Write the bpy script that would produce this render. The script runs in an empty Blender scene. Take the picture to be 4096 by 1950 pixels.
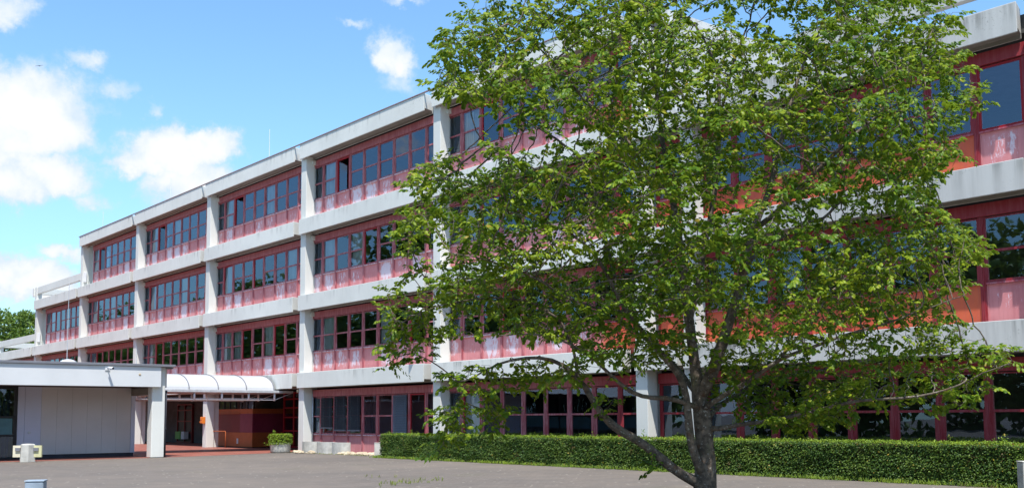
import bpy, bmesh, math, random
import numpy as np
from mathutils import Vector, Matrix, noise as mnoise

random.seed(7)
rng = np.random.default_rng(11)
scene = bpy.context.scene
COL = scene.collection
R = math.radians

# ------------------------------------------------------------------ place: X runs into the long facade, Y along it, Z up
XF = 23.48                       # front of the concrete beams
BAY = 10.8
T0 = 44.42
ZB1, ST, BH = 2.916, 3.579, .708  # lowest beam underside, storey height, beam height
EYE = 1.525
FOC, CX, CY = 4246.0, 2048.0, 1291.13
YAW, PIT, ROL = R(-39.3867), R(5.061), R(-.3055)

def cam_axes():
    cy, sy, cp, sp = math.cos(YAW), math.sin(YAW), math.cos(PIT), math.sin(PIT)
    r = Vector((cy, sy, 0)); f = Vector((-sy*cp, cy*cp, sp)); u = r.cross(f)
    c, s = math.cos(ROL), math.sin(ROL)
    return c*r+s*u, f, c*u-s*r
CR, CF, CU = cam_axes()
def at(x, y, d):
    return Vector((0, 0, EYE)) + (CF + CR*((x-CX)/FOC) - CU*((y-CY)/FOC))*d

def zbot(i): return ZB1+(i-1)*ST
def ztop(i): return zbot(i)+BH
def tc(k): return T0+BAY*k

# ------------------------------------------------------------------ helpers
def tag(o, label=None, cat=None, group=None, kind=None):
    if label: o['label'] = label
    if cat: o['category'] = cat
    if group: o['group'] = group
    if kind: o['kind'] = kind
    return o

def empty(name, loc=(0, 0, 0), rz=0):
    o = bpy.data.objects.new(name, None); COL.objects.link(o)
    o.location = loc; o.rotation_euler = (0, 0, rz); o.empty_display_size = .2
    return o

class MB:
    def __init__(s): s.v = []; s.f = []; s.m = []
    def quad(s, pts, m=0):
        n = len(s.v); s.v += [tuple(p) for p in pts]; s.f.append(tuple(range(n, n+len(pts)))); s.m.append(m)
    def box(s, x0, x1, y0, y1, z0, z1, m=0, bottom=True):
        n = len(s.v)
        s.v += [(x0,y0,z0),(x1,y0,z0),(x1,y1,z0),(x0,y1,z0),(x0,y0,z1),(x1,y0,z1),(x1,y1,z1),(x0,y1,z1)]
        fs = [(3,2,1,0),(4,5,6,7),(0,1,5,4),(1,2,6,5),(2,3,7,6),(3,0,4,7)]
        for f in fs: s.f.append(tuple(n+i for i in f)); s.m.append(m)
    def prism(s, prof, ends0, ends1, m=0):
        """closed profile of (x, z); ends0/ends1 give y for each profile point"""
        n = len(s.v); k = len(prof)
        s.v += [(p[0], e, p[1]) for p, e in zip(prof, ends0)]
        s.v += [(p[0], e, p[1]) for p, e in zip(prof, ends1)]
        for i in range(k):
            j = (i+1) % k
            s.f.append((n+i, n+j, n+k+j, n+k+i)); s.m.append(m)
        s.f.append(tuple(n+i for i in range(k-1, -1, -1))); s.m.append(m)
        s.f.append(tuple(n+k+i for i in range(k))); s.m.append(m)
    def tube(s, pts, rad, n=8, m=0, cap=True):
        pts = [Vector(p) for p in pts]
        if not hasattr(rad, '__len__'): rad = [rad]*len(pts)
        base = len(s.v); ref = None
        for i, p in enumerate(pts):
            d = (pts[min(i+1, len(pts)-1)]-pts[max(i-1, 0)])
            d = d.normalized() if d.length > 1e-9 else Vector((0, 0, 1))
            if ref is None: ref = d.orthogonal().normalized()
            a = (ref-d*ref.dot(d))
            a = a.normalized() if a.length > 1e-5 else d.orthogonal().normalized()
            ref = a; b = d.cross(a)
            for j in range(n):
                th = 2*math.pi*j/n
                s.v.append(tuple(p+(a*math.cos(th)+b*math.sin(th))*rad[i]))
        for i in range(len(pts)-1):
            for j in range(n):
                q = (j+1) % n
                s.f.append((base+i*n+j, base+i*n+q, base+(i+1)*n+q, base+(i+1)*n+j)); s.m.append(m)
        if cap:
            s.f.append(tuple(base+j for j in range(n-1, -1, -1))); s.m.append(m)
            s.f.append(tuple(base+(len(pts)-1)*n+j for j in range(n))); s.m.append(m)
    def lathe(s, prof, n=24, c=(0, 0, 0), m=0, sx=1, sy=1):
        base = len(s.v)
        for r_, z in prof:
            for j in range(n):
                a = 2*math.pi*j/n
                s.v.append((c[0]+r_*math.cos(a)*sx, c[1]+r_*math.sin(a)*sy, c[2]+z))
        for i in range(len(prof)-1):
            for j in range(n):
                q = (j+1) % n
                s.f.append((base+i*n+j, base+i*n+q, base+(i+1)*n+q, base+(i+1)*n+j)); s.m.append(m)
        s.f.append(tuple(base+j for j in range(n-1, -1, -1))); s.m.append(m)
        s.f.append(tuple(base+(len(prof)-1)*n+j for j in range(n))); s.m.append(m)
    def add(s, o, off=(0, 0, 0)):
        n = len(s.v)
        s.v += [(a+off[0], b+off[1], c+off[2]) for a, b, c in o.v]
        s.f += [tuple(n+i for i in f) for f in o.f]; s.m += o.m
        return s
    def mesh(s, name, mats, smooth=False):
        me = bpy.data.meshes.new(name); me.from_pydata(s.v, [], s.f)
        for m in (mats if isinstance(mats, (list, tuple)) else [mats]): me.materials.append(m)
        me.polygons.foreach_set('material_index', s.m)
        if smooth: me.polygons.foreach_set('use_smooth', [True]*len(s.f))
        me.update()
        return me
    def build(s, name, mats, parent=None, smooth=False, bevel=0, loc=(0, 0, 0)):
        o = bpy.data.objects.new(name, s.mesh(name, mats, smooth)); COL.objects.link(o)
        o.location = loc
        if parent: o.parent = parent
        if bevel:
            b = o.modifiers.new('bevel', 'BEVEL'); b.width = bevel; b.segments = 2; b.limit_method = 'ANGLE'; b.angle_limit = R(35)
        return o

def place(mesh, name, parent, loc, rot=(0, 0, 0)):
    o = bpy.data.objects.new(name, mesh); COL.objects.link(o)
    o.location = loc; o.rotation_euler = rot
    if parent: o.parent = parent
    return o

# ------------------------------------------------------------------ materials
class NT:
    def __init__(s, name):
        s.mat = bpy.data.materials.new(name); s.mat.use_nodes = True
        s.t = s.mat.node_tree; s.n = s.t.nodes; s.n.clear()
        s.out = s.n.new('ShaderNodeOutputMaterial')
    def node(s, ty, **k):
        nd = s.n.new(ty)
        for a, b in k.items(): setattr(nd, a, b)
        return nd
    def link(s, a, b): s.t.links.new(a, b)
    def put(s, v, sock):
        if hasattr(v, 'is_output'): s.link(v, sock)
        elif v is not None:
            if sock.type == 'RGBA' and len(v) == 3: v = (*v, 1)
            sock.default_value = v
    def math(s, op, a, b=None, c=None, clamp=False):
        nd = s.node('ShaderNodeMath', operation=op); nd.use_clamp = clamp
        for i, v in enumerate((a, b, c)):
            if v is not None: s.put(v, nd.inputs[i])
        return nd.outputs[0]
    def mix(s, fac, a, b, blend='MIX'):
        nd = s.node('ShaderNodeMix', data_type='RGBA', blend_type=blend)
        s.put(fac, nd.inputs[0]); s.put(a, nd.inputs[6]); s.put(b, nd.inputs[7])
        return nd.outputs[2]
    def pos(s): return s.node('ShaderNodeNewGeometry').outputs['Position']
    def objc(s): return s.node('ShaderNodeTexCoord').outputs['Object']
    def xyz(s, v):
        nd = s.node('ShaderNodeSeparateXYZ'); s.link(v, nd.inputs[0]); return nd.outputs
    def comb(s, x, y, z):
        nd = s.node('ShaderNodeCombineXYZ')
        for i, v in enumerate((x, y, z)): s.put(v, nd.inputs[i])
        return nd.outputs[0]
    def scale(s, v, sc):
        nd = s.node('ShaderNodeVectorMath', operation='MULTIPLY'); s.link(v, nd.inputs[0]); nd.inputs[1].default_value = sc
        return nd.outputs[0]
    def noise(s, v, sc, det=4, rough=.6, dist=0):
        nd = s.node('ShaderNodeTexNoise'); s.link(v, nd.inputs['Vector'])
        nd.inputs['Scale'].default_value = sc; nd.inputs['Detail'].default_value = det
        nd.inputs['Roughness'].default_value = rough; nd.inputs['Distortion'].default_value = dist
        return nd.outputs[0]
    def ramp(s, v, a, b, lo=0., hi=1.):
        nd = s.node('ShaderNodeMapRange'); nd.interpolation_type = 'SMOOTHSTEP'
        s.put(v, nd.inputs[0])
        for i, q in ((1, a), (2, b), (3, lo), (4, hi)): s.put(q, nd.inputs[i])
        return nd.outputs[0]
    def bump(s, h, strength=.3, dist=.02):
        nd = s.node('ShaderNodeBump'); nd.inputs['Strength'].default_value = strength; nd.inputs['Distance'].default_value = dist
        s.link(h, nd.inputs['Height']); return nd.outputs[0]
    def principled(s, col, rough=.7, spec=.3, metal=0, normal=None):
        nd = s.node('ShaderNodeBsdfPrincipled')
        s.put(col, nd.inputs['Base Color']); s.put(rough, nd.inputs['Roughness'])
        nd.inputs['Specular IOR Level'].default_value = spec; s.put(metal, nd.inputs['Metallic'])
        if normal is not None: s.link(normal, nd.inputs['Normal'])
        s.link(nd.outputs[0], s.out.inputs[0]); return nd

def simple(name, col, rough=.7, spec=.3, metal=0, var=.12, sc=3.):
    m = NT(name); n = m.noise(m.pos(), sc, 5)
    dark = tuple(c*(1-var*1.6) for c in col); light = tuple(min(1, c*(1+var)) for c in col)
    m.principled(m.mix(m.ramp(n, .3, .7), dark, light), rough, spec, metal, m.bump(m.noise(m.pos(), sc*9, 3), .08))
    return m.mat

def concrete(name, base, raw=(.43, .42, .40), streak=1., zref=(ZB1+BH, ST), speck=1.):
    m = NT(name); p = m.pos(); x, y, z = m.xyz(p)
    big = m.noise(p, .35, 4); fine = m.noise(p, 9, 6, .65)
    st = m.noise(m.comb(m.math('MULTIPLY', y, 3.2), m.math('MULTIPLY', x, 3.2), m.math('MULTIPLY', z, .22)), 1., 5, .65)
    # height below the top edge of the beam this point lies on
    dz = m.math('SUBTRACT', z, zref[0]); loc = m.math('MODULO', m.math('ADD', dz, zref[1]*4+.03), zref[1])
    below = m.math('SUBTRACT', zref[1], loc)
    topedge = m.ramp(below, 0., .50, 1., 0.)
    lowz = m.noise(m.comb(m.math('MULTIPLY', y, .22), 0., m.math('MULTIPLY', z, .3)), 1., 3)
    run = m.math('MULTIPLY', m.math('MULTIPLY', m.ramp(st, m.math('SUBTRACT', .5, m.math('MULTIPLY', m.ramp(y, 19., 24., 1., 0.), .07)), .68), topedge), m.ramp(lowz, .36, .58))
    spk = m.math('MULTIPLY', m.ramp(m.noise(p, 17, 5, .75), .56, .68), m.math('MULTIPLY', m.ramp(m.noise(p, 1.1, 3), .5, .66), m.ramp(below, 0., .7, 1., .15)))
    # older, barer concrete towards the near end of the building
    old = m.ramp(y, 19., 24., .75, 0.)
    c = m.mix(m.ramp(big, .3, .7), tuple(q*.9 for q in base), base)
    c = m.mix(old, c, m.mix(m.ramp(st, .32, .68), tuple(q*1.22 for q in raw), tuple(q*.92 for q in raw)))
    c = m.mix(m.math('MULTIPLY', m.ramp(m.noise(m.comb(m.math('MULTIPLY', y, 2.), m.math('MULTIPLY', x, 2.), m.math('MULTIPLY', z, .5)), 1., 5), .45, .75), .14), c, tuple(q*.62 for q in base))
    c = m.mix(m.math('MULTIPLY', run, m.math('ADD', m.math('MULTIPLY', old, .75), .42*streak)), c, (.07, .07, .055))
    c = m.mix(m.math('MULTIPLY', spk, .75*speck), c, (.10, .095, .07))
    m.principled(c, .85, .2, 0, m.bump(fine, .12, .01))
    return m.mat

def paint_panel(name):
    """pink sun-bleached panel, worn to a pale lilac primer in patches; less faded orange near the tree"""
    m = NT(name); p = m.pos(); x, y, z = m.xyz(p)
    zl = m.math('MODULO', m.math('ADD', m.math('SUBTRACT', z, ZB1+BH), ST*3+.2), ST)      # height on the panel
    cell = m.math('FLOOR', m.math('DIVIDE', m.math('SUBTRACT', y, T0-BAY*6), 1.2)); lev = m.math('FLOOR', m.math('DIVIDE', z, ST))
    wn = m.node('ShaderNodeTexWhiteNoise', noise_dimensions='2D'); m.link(m.comb(cell, lev, 0.), wn.inputs['Vector'])
    rnd = wn.outputs['Value']
    n1 = m.noise(m.comb(m.math('MULTIPLY', y, 7.), 0., m.math('MULTIPLY', z, 3.2)), 1., 7, .75)
    n2 = m.noise(m.comb(m.math('MULTIPLY', y, 30.), 0., m.math('MULTIPLY', z, 5.)), 1., 3, .6)
    n3 = m.noise(m.comb(m.math('MULTIPLY', y, 1.1), 0., m.math('MULTIPLY', z, .8)), 1., 3, .6)
    yl = m.math('MODULO', m.math('SUBTRACT', y, T0-BAY*6), 1.2)
    mid = m.math('MULTIPLY', m.ramp(yl, .1, .4), m.ramp(yl, 1.15, .85))
    vert = m.math('MULTIPLY', m.ramp(zl, .1, .55), m.ramp(zl, 1.25, .95, .1, 1.))
    grow = m.math('MULTIPLY', mid, vert)
    orange = m.math('MULTIPLY', m.ramp(y, 24.4, 25.6, 1., 0.), m.ramp(y, 11.95, 12.1))
    ground = m.ramp(z, 2.5, 2.8)
    w = m.math('ADD', m.math('MULTIPLY', n1, .62), m.math('ADD', m.math('MULTIPLY', n2, .16), m.math('MULTIPLY', n3, .22)))
    w = m.math('ADD', w, m.math('MULTIPLY', grow, .13))
    thr = m.math('ADD', .535, m.math('MULTIPLY', m.math('SUBTRACT', 1., rnd), .14))
    worn = m.ramp(w, thr, m.math('ADD', thr, .07))
    worn = m.math('MULTIPLY', m.math('MULTIPLY', worn, ground), m.math('SUBTRACT', 1., orange))
    fade = m.math('ADD', m.math('MULTIPLY', rnd, .5), m.math('MULTIPLY', m.ramp(m.noise(p, 1.3, 4), .3, .7), .5))
    pink = m.mix(fade, (.55, .19, .20), (.68, .30, .30))
    org = m.mix(fade, (.50, .075, .035), (.60, .13, .055))
    c = m.mix(orange, pink, org)
    c = m.mix(m.math('MULTIPLY', m.ramp(m.noise(m.comb(m.math('MULTIPLY', y, 12.), 0., m.math('MULTIPLY', z, 1.)), 1., 4), .45, .75), .35), c, (.36, .09, .1))
    c = m.mix(m.math('MULTIPLY', worn, .80), c, (.72, .66, .73))
    m.principled(c, .55, .3, 0, m.bump(worn, .15, .004))
    return m.mat

def frame_paint(name, faded, deep, amt=1.):
    m = NT(name); p = m.pos(); x, y, z = m.xyz(p)
    n = m.noise(m.comb(m.math('MULTIPLY', y, 14.), m.math('MULTIPLY', x, 14.), m.math('MULTIPLY', z, 1.6)), 1., 6, .7)
    near = m.ramp(y, 24., 26., 0., 1.)
    f = m.math('MULTIPLY', m.ramp(n, .38, .66), m.math('MULTIPLY', m.math('ADD', m.math('MULTIPLY', near, .82), .18), amt))
    c = m.mix(f, m.mix(near, tuple(q*w for q, w in zip(deep, (.82, .30, .36))), deep), faded)
    chip = m.ramp(m.noise(p, 26, 4, .7), .68, .76)
    c = m.mix(m.math('MULTIPLY', chip, .45*amt), c, (.62, .5, .53))
    m.principled(c, .5, .35)
    return m.mat

def glass(name, tint=(.82, .85, .86), refl=(.62, .78, 1.)):
    m = NT(name)
    fr = m.node('ShaderNodeFresnel'); fr.inputs['IOR'].default_value = 1.6
    nz = m.bump(m.noise(m.pos(), .9, 2), .014, .12)
    gl = m.node('ShaderNodeBsdfGlossy'); gl.inputs['Roughness'].default_value = .012; gl.inputs['Color'].default_value = (*refl, 1)
    m.link(nz, gl.inputs['Normal'])
    tr = m.node('ShaderNodeBsdfTransparent'); tr.inputs['Color'].default_value = (*tint, 1)
    mx = m.node('ShaderNodeMixShader')
    m.link(m.math('ADD', m.math('MULTIPLY', fr.outputs[0], .95), .075), mx.inputs[0])
    m.link(tr.outputs[0], mx.inputs[1]); m.link(gl.outputs[0], mx.inputs[2]); m.link(mx.outputs[0], m.out.inputs[0])
    return m.mat

def leaf_mat(name, dark, mid, light, trans=.35, clump=.8, yellow=(.34, .25, .04)):
    m = NT(name); g = m.node('ShaderNodeNewGeometry'); rnd = g.outputs['Random Per Island']
    big = m.noise(g.outputs['Position'], clump, 3)
    c = m.mix(rnd, dark, mid)
    c = m.mix(m.math('MULTIPLY', m.ramp(m.math('ADD', m.math('MULTIPLY', big, .75), m.math('MULTIPLY', rnd, .25)), .42, .68), .9), c, light)
    c = m.mix(m.ramp(rnd, .985, .99), c, yellow)
    if 'hedge' in name: c = m.mix(m.math('MULTIPLY', m.ramp(m.noise(g.outputs['Position'], 2.3, 4), .60, .70), m.math('GREATER_THAN', rnd, .45)), c, (.12, .085, .035))
    d = m.node('ShaderNodeBsdfPrincipled'); m.put(c, d.inputs['Base Color']); d.inputs['Roughness'].default_value = .42
    d.inputs['Specular IOR Level'].default_value = .22
    t = m.node('ShaderNodeBsdfTranslucent'); m.put(m.mix(.5, c, (.30, .42, .03), 'MIX'), t.inputs['Color'])
    mx = m.node('ShaderNodeMixShader'); mx.inputs[0].default_value = trans
    m.link(d.outputs[0], mx.inputs[1]); m.link(t.outputs[0], mx.inputs[2]); m.link(mx.outputs[0], m.out.inputs[0])
    return m.mat

def bark_mat():
    m = NT('mottled_bark'); p = m.pos(); x, y, z = m.xyz(p)
    n = m.noise(p, 11, 5, .65); v = m.noise(m.comb(m.math('MULTIPLY', x, 22.), m.math('MULTIPLY', y, 22.), m.math('MULTIPLY', z, 5.)), 1., 5, .7)
    c = m.mix(m.ramp(n, .35, .65), (.075, .060, .048), (.19, .150, .115))
    c = m.mix(m.ramp(m.noise(p, 24, 3, .6), .6, .68), c, (.36, .34, .30))
    c = m.mix(m.math('MULTIPLY', m.ramp(m.noise(p, 7, 3), .58, .66), .6), c, (.13, .065, .035))
    c = m.mix(m.math('MULTIPLY', m.ramp(m.noise(p, 4.3, 3), .55, .7), .45), c, (.10, .11, .045))
    m.principled(c, .85, .2, 0, m.bump(v, .55, .03))
    return m.mat

def ground_mat():
    m = NT('grey_paving'); p = m.pos(); x, y, z = m.xyz(p)
    a = R(-39.4)
    big = m.noise(p, .16, 5, .6); mid = m.noise(p, 1.1, 5, .65); fine = m.noise(p, 18, 5, .7)
    br = m.node('ShaderNodeTexBrick'); m.link(p, br.inputs['Vector']); br.inputs['Scale'].default_value = 1.
    br.inputs['Brick Width'].default_value = .24; br.inputs['Row Height'].default_value = .12; br.inputs['Mortar Size'].default_value = .006
    br.inputs['Color1'].default_value = (.140, .117, .100, 1); br.inputs['Color2'].default_value = (.184, .155, .134, 1); br.inputs['Mortar'].default_value = (.085, .08, .064, 1)
    c = m.mix(m.ramp(big, .3, .7), br.outputs[0], (.190, .158, .130))
    c = m.mix(m.math('MULTIPLY', m.ramp(m.noise(m.scale(p, (.35, 1., 1.)), .33, 6, .7), .48, .62), .30), c, (.10, .092, .086))
    c = m.mix(m.math('MULTIPLY', m.ramp(mid, .35, .72), .45), c, (.115, .105, .095))
    c = m.mix(m.math('MULTIPLY', m.ramp(fine, .5, .8), .4), c, (.25, .23, .21))
    # dry petals, leaves and grit scattered over the paving
    vo = m.node('ShaderNodeTexVoronoi'); m.link(p, vo.inputs['Vector']); vo.inputs['Scale'].default_value = 4.2; vo.inputs['Randomness'].default_value = 1.
    wnz = m.math('MULTIPLY', m.ramp(m.noise(p, .5, 3), .35, .6), .8)
    fleck = m.math('MULTIPLY', m.math('LESS_THAN', vo.outputs['Distance'], .14), m.math('GREATER_THAN', m.xyz(vo.outputs['Color'])[0], .52))
    c = m.mix(m.math('MULTIPLY', fleck, wnz), c, (.58, .53, .43))
    mo = m.math('MULTIPLY', m.ramp(m.noise(p, .42, 4), .56, .72), m.ramp(fine, .4, .6))
    c = m.mix(m.math('MULTIPLY', mo, .35), c, (.10, .105, .05))
    m.principled(c, .9, .2, 0, m.bump(m.math('ADD', m.math('MULTIPLY', fine, .5), br.outputs['Fac']), .25, .006))
    return m.mat

def red_paving_mat():
    m = NT('red_paving'); p = m.pos()
    br = m.node('ShaderNodeTexBrick'); m.link(p, br.inputs['Vector']); br.inputs['Scale'].default_value = 1.
    br.inputs['Brick Width'].default_value = .3; br.inputs['Row Height'].default_value = .3; br.inputs['Mortar Size'].default_value = .006; br.offset = 0
    br.inputs['Color1'].default_value = (.245, .072, .050, 1); br.inputs['Color2'].default_value = (.32, .105, .075, 1); br.inputs['Mortar'].default_value = (.14, .06, .045, 1)
    c = m.mix(m.math('MULTIPLY', m.ramp(m.noise(p, .8, 4), .4, .7), .4), br.outputs[0], (.30, .17, .13))
    m.principled(c, .6, .35)
    return m.mat

M = {}
M['white'] = concrete('painted_concrete', (.725, .725, .675))
M['wall_white'] = concrete('white_wall_concrete', (.60, .60, .58), streak=.5, speck=.6)
M['fascia_white'] = simple('smooth_white_fascia', (.66, .665, .66), .6, .3, var=.03, sc=.6)
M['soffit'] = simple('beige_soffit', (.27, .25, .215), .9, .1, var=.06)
M['panel'] = paint_panel('bleached_panel_paint')
M['frame'] = frame_paint('faded_red_frame', (.50, .215, .235), (.32, .055, .066))
M['red'] = frame_paint('fresh_red_frame', (.45, .035, .045), (.40, .012, .022), .3)
M['sill'] = frame_paint('pale_worn_sill', (.70, .62, .68), (.45, .2, .23), 1.)
M['fascia'] = frame_paint('faded_red_fascia', (.50, .17, .18), (.38, .085, .095))
M['glass'] = glass('window_glass')
M['dark'] = simple('dark_recess', (.018, .03, .03), .8, .2)
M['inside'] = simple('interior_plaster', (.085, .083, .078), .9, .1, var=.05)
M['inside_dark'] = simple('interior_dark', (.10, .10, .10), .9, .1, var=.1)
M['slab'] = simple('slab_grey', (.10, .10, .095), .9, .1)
M['metal'] = simple('grey_sheet_metal', (.22, .22, .24), .5, .5, .2, var=.05)
M['cap'] = simple('roof_edge_metal', (.34, .22, .22), .5, .4, .2, var=.05)
M['galv'] = simple('galvanised_steel', (.52, .54, .56), .5, .5, .2, var=.08, sc=6)
M['white_metal'] = simple('white_lacquer', (.72, .73, .74), .4, .4, var=.02)
M['vault'] = simple('opal_panel', (.50, .50, .505), .35, .4, var=.015, sc=1.)
M['grey_wall'] = simple('grey_wall_panel', (.56, .535, .52), .75, .25, var=.03, sc=.7)
M['blue_wall'] = simple('blue_grey_wall_panel', (.53, .55, .65), .75, .25, var=.03, sc=.7)
M['black'] = simple('black_frame', (.015, .015, .017), .5, .4)
M['plinth'] = simple('dark_plinth', (.05, .052, .065), .8, .2)
M['raw'] = simple('raw_concrete', (.50, .485, .44), .9, .15, var=.12, sc=4)
M['rock'] = simple('pale_limestone', (.52, .43, .30), .9, .15, var=.25, sc=5)
M['orange_board'] = simple('orange_board', (.42, .105, .030), .55, .3, var=.06)
M['maroon_board'] = simple('maroon_board', (.17, .018, .020), .5, .3, var=.06)
M['plum_board'] = simple('plum_board', (.21, .025, .055), .5, .3, var=.06)
M['curtain'] = simple('pale_curtain', (.80, .79, .73), .95, .05, var=.05, sc=2)
M['blind'] = simple('grey_blind_slats', (.16, .17, .20), .45, .4, .2, var=.04)
M['blind_dark'] = simple('dark_blind_slats', (.035, .033, .038), .5, .3, .1, var=.05)
M['yellow'] = simple('pale_yellow_board', (.60, .57, .33), .6, .3, var=.05)
M['cream'] = simple('cream_board', (.72, .66, .50), .6, .3, var=.05)
M['green'] = simple('green_box_paint', (.11, .33, .06), .5, .4, var=.03)
M['orange'] = simple('orange_plastic', (.70, .20, .03), .4, .4, var=.03)
M['paper'] = simple('white_paper', (.60, .62, .64), .8, .1, var=.02)
M['bluepost'] = simple('blue_grey_post', (.30, .36, .42), .6, .4, .1, var=.12, sc=7)
M['bark'] = bark_mat()
M['leaf'] = leaf_mat('ironwood_leaf', (.055, .125, .009), (.130, .218, .012), (.30, .36, .022), .38)
M['hedge_leaf'] = leaf_mat('hedge_leaf', (.032, .075, .014), (.075, .135, .022), (.13, .195, .03), .25, 1.4)
M['hedge_top'] = leaf_mat('hedge_lit_leaf', (.10, .17, .02), (.17, .26, .025), (.25, .34, .03), .3, 1.2)  # brighter greens: sunlight on the hedge top put into the leaf colour
M['far_leaf'] = leaf_mat('far_leaf', (.050, .105, .014), (.095, .165, .020), (.16, .22, .035), .25, .35, (.1, .14, .03))
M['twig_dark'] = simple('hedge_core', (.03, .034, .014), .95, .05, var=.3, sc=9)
M['ground'] = ground_mat()
M['red_paving'] = red_paving_mat()
M['grass'] = leaf_mat('dry_grass_blade', (.10, .15, .025), (.2, .24, .05), (.3, .29, .10), .3, 2.)

# ------------------------------------------------------------------ ground
def sheet(name, pts, z, mat):
    m = MB(); m.quad([(x, y, z) for x, y in pts]); o = m.build(name, mat); o['kind'] = 'structure'; return o
sheet('plaza_paving', [(-400, -400), (700, -400), (700, 900), (-400, 900)], 0, M['ground'])
sheet('red_brick_paving', [(-10, 42.0), (12, 41.85), (16.6, 41.95), (19.6, 42.8), (21.5, 43.35), (23.0, 43.95), (23.6, 43.95), (34, 43.95), (34, 90), (-10, 90)], .004, M['red_paving'])

# ------------------------------------------------------------------ the long school building
bld = empty('school_building', (XF, 33, 0))
tag(bld, 'long four storey school block with white concrete beams and red window bands', 'school building')
OFF = Vector((XF, 33, 0))
class BM(MB):
    """building mesh in world coordinates relative to the facade plane X"""
    def build(s, name, mats, parent=None, **k):
        s.v = [(a, b-33, c) for a, b, c in s.v]
        return MB.build(s, name, mats, parent or bld, **k)

def beam(i, t1, t0, name='beam', mat=None, lip=True):
    z0, z1 = zbot(i), ztop(i)
    prof = [(0, z0), (.05, z0), (.065, z0+.10), (.515, z0+.10), (.53, z0), (.57, z0), (.57, z1), (0, z1)]
    b = BM(); e0 = [t0+.3*p[0] for p in prof]; e1 = [t1]*len(prof)
    b.prism(prof, e0, e1)
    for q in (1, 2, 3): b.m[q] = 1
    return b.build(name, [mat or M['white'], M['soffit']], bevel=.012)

LEFT = {1: 5, 2: 5, 3: 4, 4: 3}            # last bay reached by each beam level on the far side
for i in (1, 2, 3, 4):
    for k in range(-1, LEFT[i]+1):
        t1 = tc(k)-.1; t0 = tc(k-1)+.42
        if i == 1 and k == 1:
            beam(i, t1, t0, mat=M['white'])
        else: beam(i, t1, t0)
    if i < 4:
        beam(i, 22.72, 20.85+.15); beam(i, 20.75, 10.68)
# columns
for k in range(-2, 6):
    top = [i for i in (1, 2, 3, 4) if LEFT[i] >= k][-1]
    b = BM(); b.box(.165, .60, tc(k)-.48, tc(k), 0, ztop(top)-.02)
    b.box(.60, .90, tc(k)-.40, tc(k)-.06, 0, ztop(top)-.05)
    c = b.build('column', M['white'], bevel=.012)
for t, n in ((20.85, 3), (10.5, 3)):
    b = BM(); b.box(.165, .60, t-.48, t, 0, ztop(n)-.02); b.build('column', M['white'], bevel=.012)
# little concrete brackets where fascia meets column
for k in range(-2, 5):
    for i in (2, 3, 4):
        if LEFT[i] >= k:
            b = BM(); b.box(.45, .62, tc(k)-.60, tc(k)-.485, zbot(i)-.26, zbot(i)-.06); b.build('bracket', M['white'], bevel=.01)

# bays of windows: (storey, far end, near end, first module, last module)
BAYS = []
for k in range(-1, 6):
    for s in range(0, 4):
        if s == 0 and k > 0: continue
        if s >= 1 and k > LEFT[s+1]: continue
        BAYS.append((s, k, tc(k), 9))
for s in range(3):
    BAYS.append((s, 'stair', 22.30, 1)); BAYS.append((s, 'east', 20.45, 9))

# window kinds
def win_h(s): return (.78, 2.50) if s == 0 else (.93, 2.50)
def zfloor(s): return 0 if s == 0 else ztop(s)
def frame_mb(s, kind):
    """local: y 0..1.2 along the facade, z from window sill level; x 0 = facade face, + inwards"""
    lo, hi = win_h(s); H = hi-lo; m = MB()
    dn = -lo+(.01 if s == 0 else -.12)
    for y0, y1 in ((0, .07), (1.13, 1.2)):             # half mullions, full height
        m.box(-.022, .08, y0, y1, dn, H+.02)
    m.box(-.034, -.022, .004, .036, dn, H+.02); m.box(-.034, -.022, 1.164, 1.196, dn, H+.02)
    k = 1 if kind in ('red', 'open') else 0
    w = .055 if k else .034
    m.box(-.012, .05, .07, .07+w, 0.03, H, k); m.box(-.012, .05, 1.13-w, 1.13, 0.03, H, k)
    m.box(-.012, .05, .07+w, 1.13-w, H-w, H, k)
    m.box(-.012, .05, .07+w, 1.13-w, .03, .03+w, k)
    m.box(-.05, .03, .072, 1.128, -.01, .028, 2)       # sill ledge
    if k == 0:
        zt = H*.47 if kind != 'low' else H*.36
        m.box(-.016, .045, .07+w, 1.13-w, zt, zt+.06, 0)
        m.box(-.006, .045, .07+w, .07+w+.04, .03+w, zt, 0)
        m.box(-.006, .045, 1.13-w-.02, 1.13-w, .03+w, zt, 0)
        m.box(-.006, .045, .11+w, 1.13-w-.02, .03+w, .03+w+.03, 0)
    return m
def pane_mb(s, kind):
    lo, hi = win_h(s); H = hi-lo; m = MB()
    if kind == 'open':
        # the sash swung inwards on its left jamb
        a = R(62); c = math.cos(a); sn = math.sin(a); y1 = 1.05
        for z0, z1, q in ((.1, H-.06, 0),):
            m.quad([(.06, y1, z0), (.06+.92*sn, y1-.92*c, z0), (.06+.92*sn, y1-.92*c, z1), (.06, y1, z1)])
        return m
    zt = H*.47 if kind != 'low' else H*.36
    if kind == 'red': m.quad([(.01, 1.10, .06), (.01, .10, .06), (.01, .10, H-.04), (.01, 1.10, H-.04)])
    else:
        m.quad([(.006, 1.11, zt+.03), (.006, .09, zt+.03), (.006, .09, H-.02), (.006, 1.11, H-.02)])
        m.quad([(.012, 1.11, .05), (.012, .09, .05), (.012, .09, zt+.03), (.012, 1.11, zt+.03)])
    return m
def panel_mb(s):
    lo, hi = win_h(s); m = MB(); dn = -lo+(.02 if s == 0 else -.12)
    m.box(.012, .07, .072, 1.128, dn, -.012)
    m.box(.0, .012, .072, 1.128, -.05, -.012); m.box(.0, .012, .072, .10, dn, -.05); m.box(.0, .012, 1.10, 1.128, dn, -.05)
    return m
FRM = [M['frame'], M['red'], M['sill']]
FM = {}; PMS = {}; GM = {}
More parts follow.
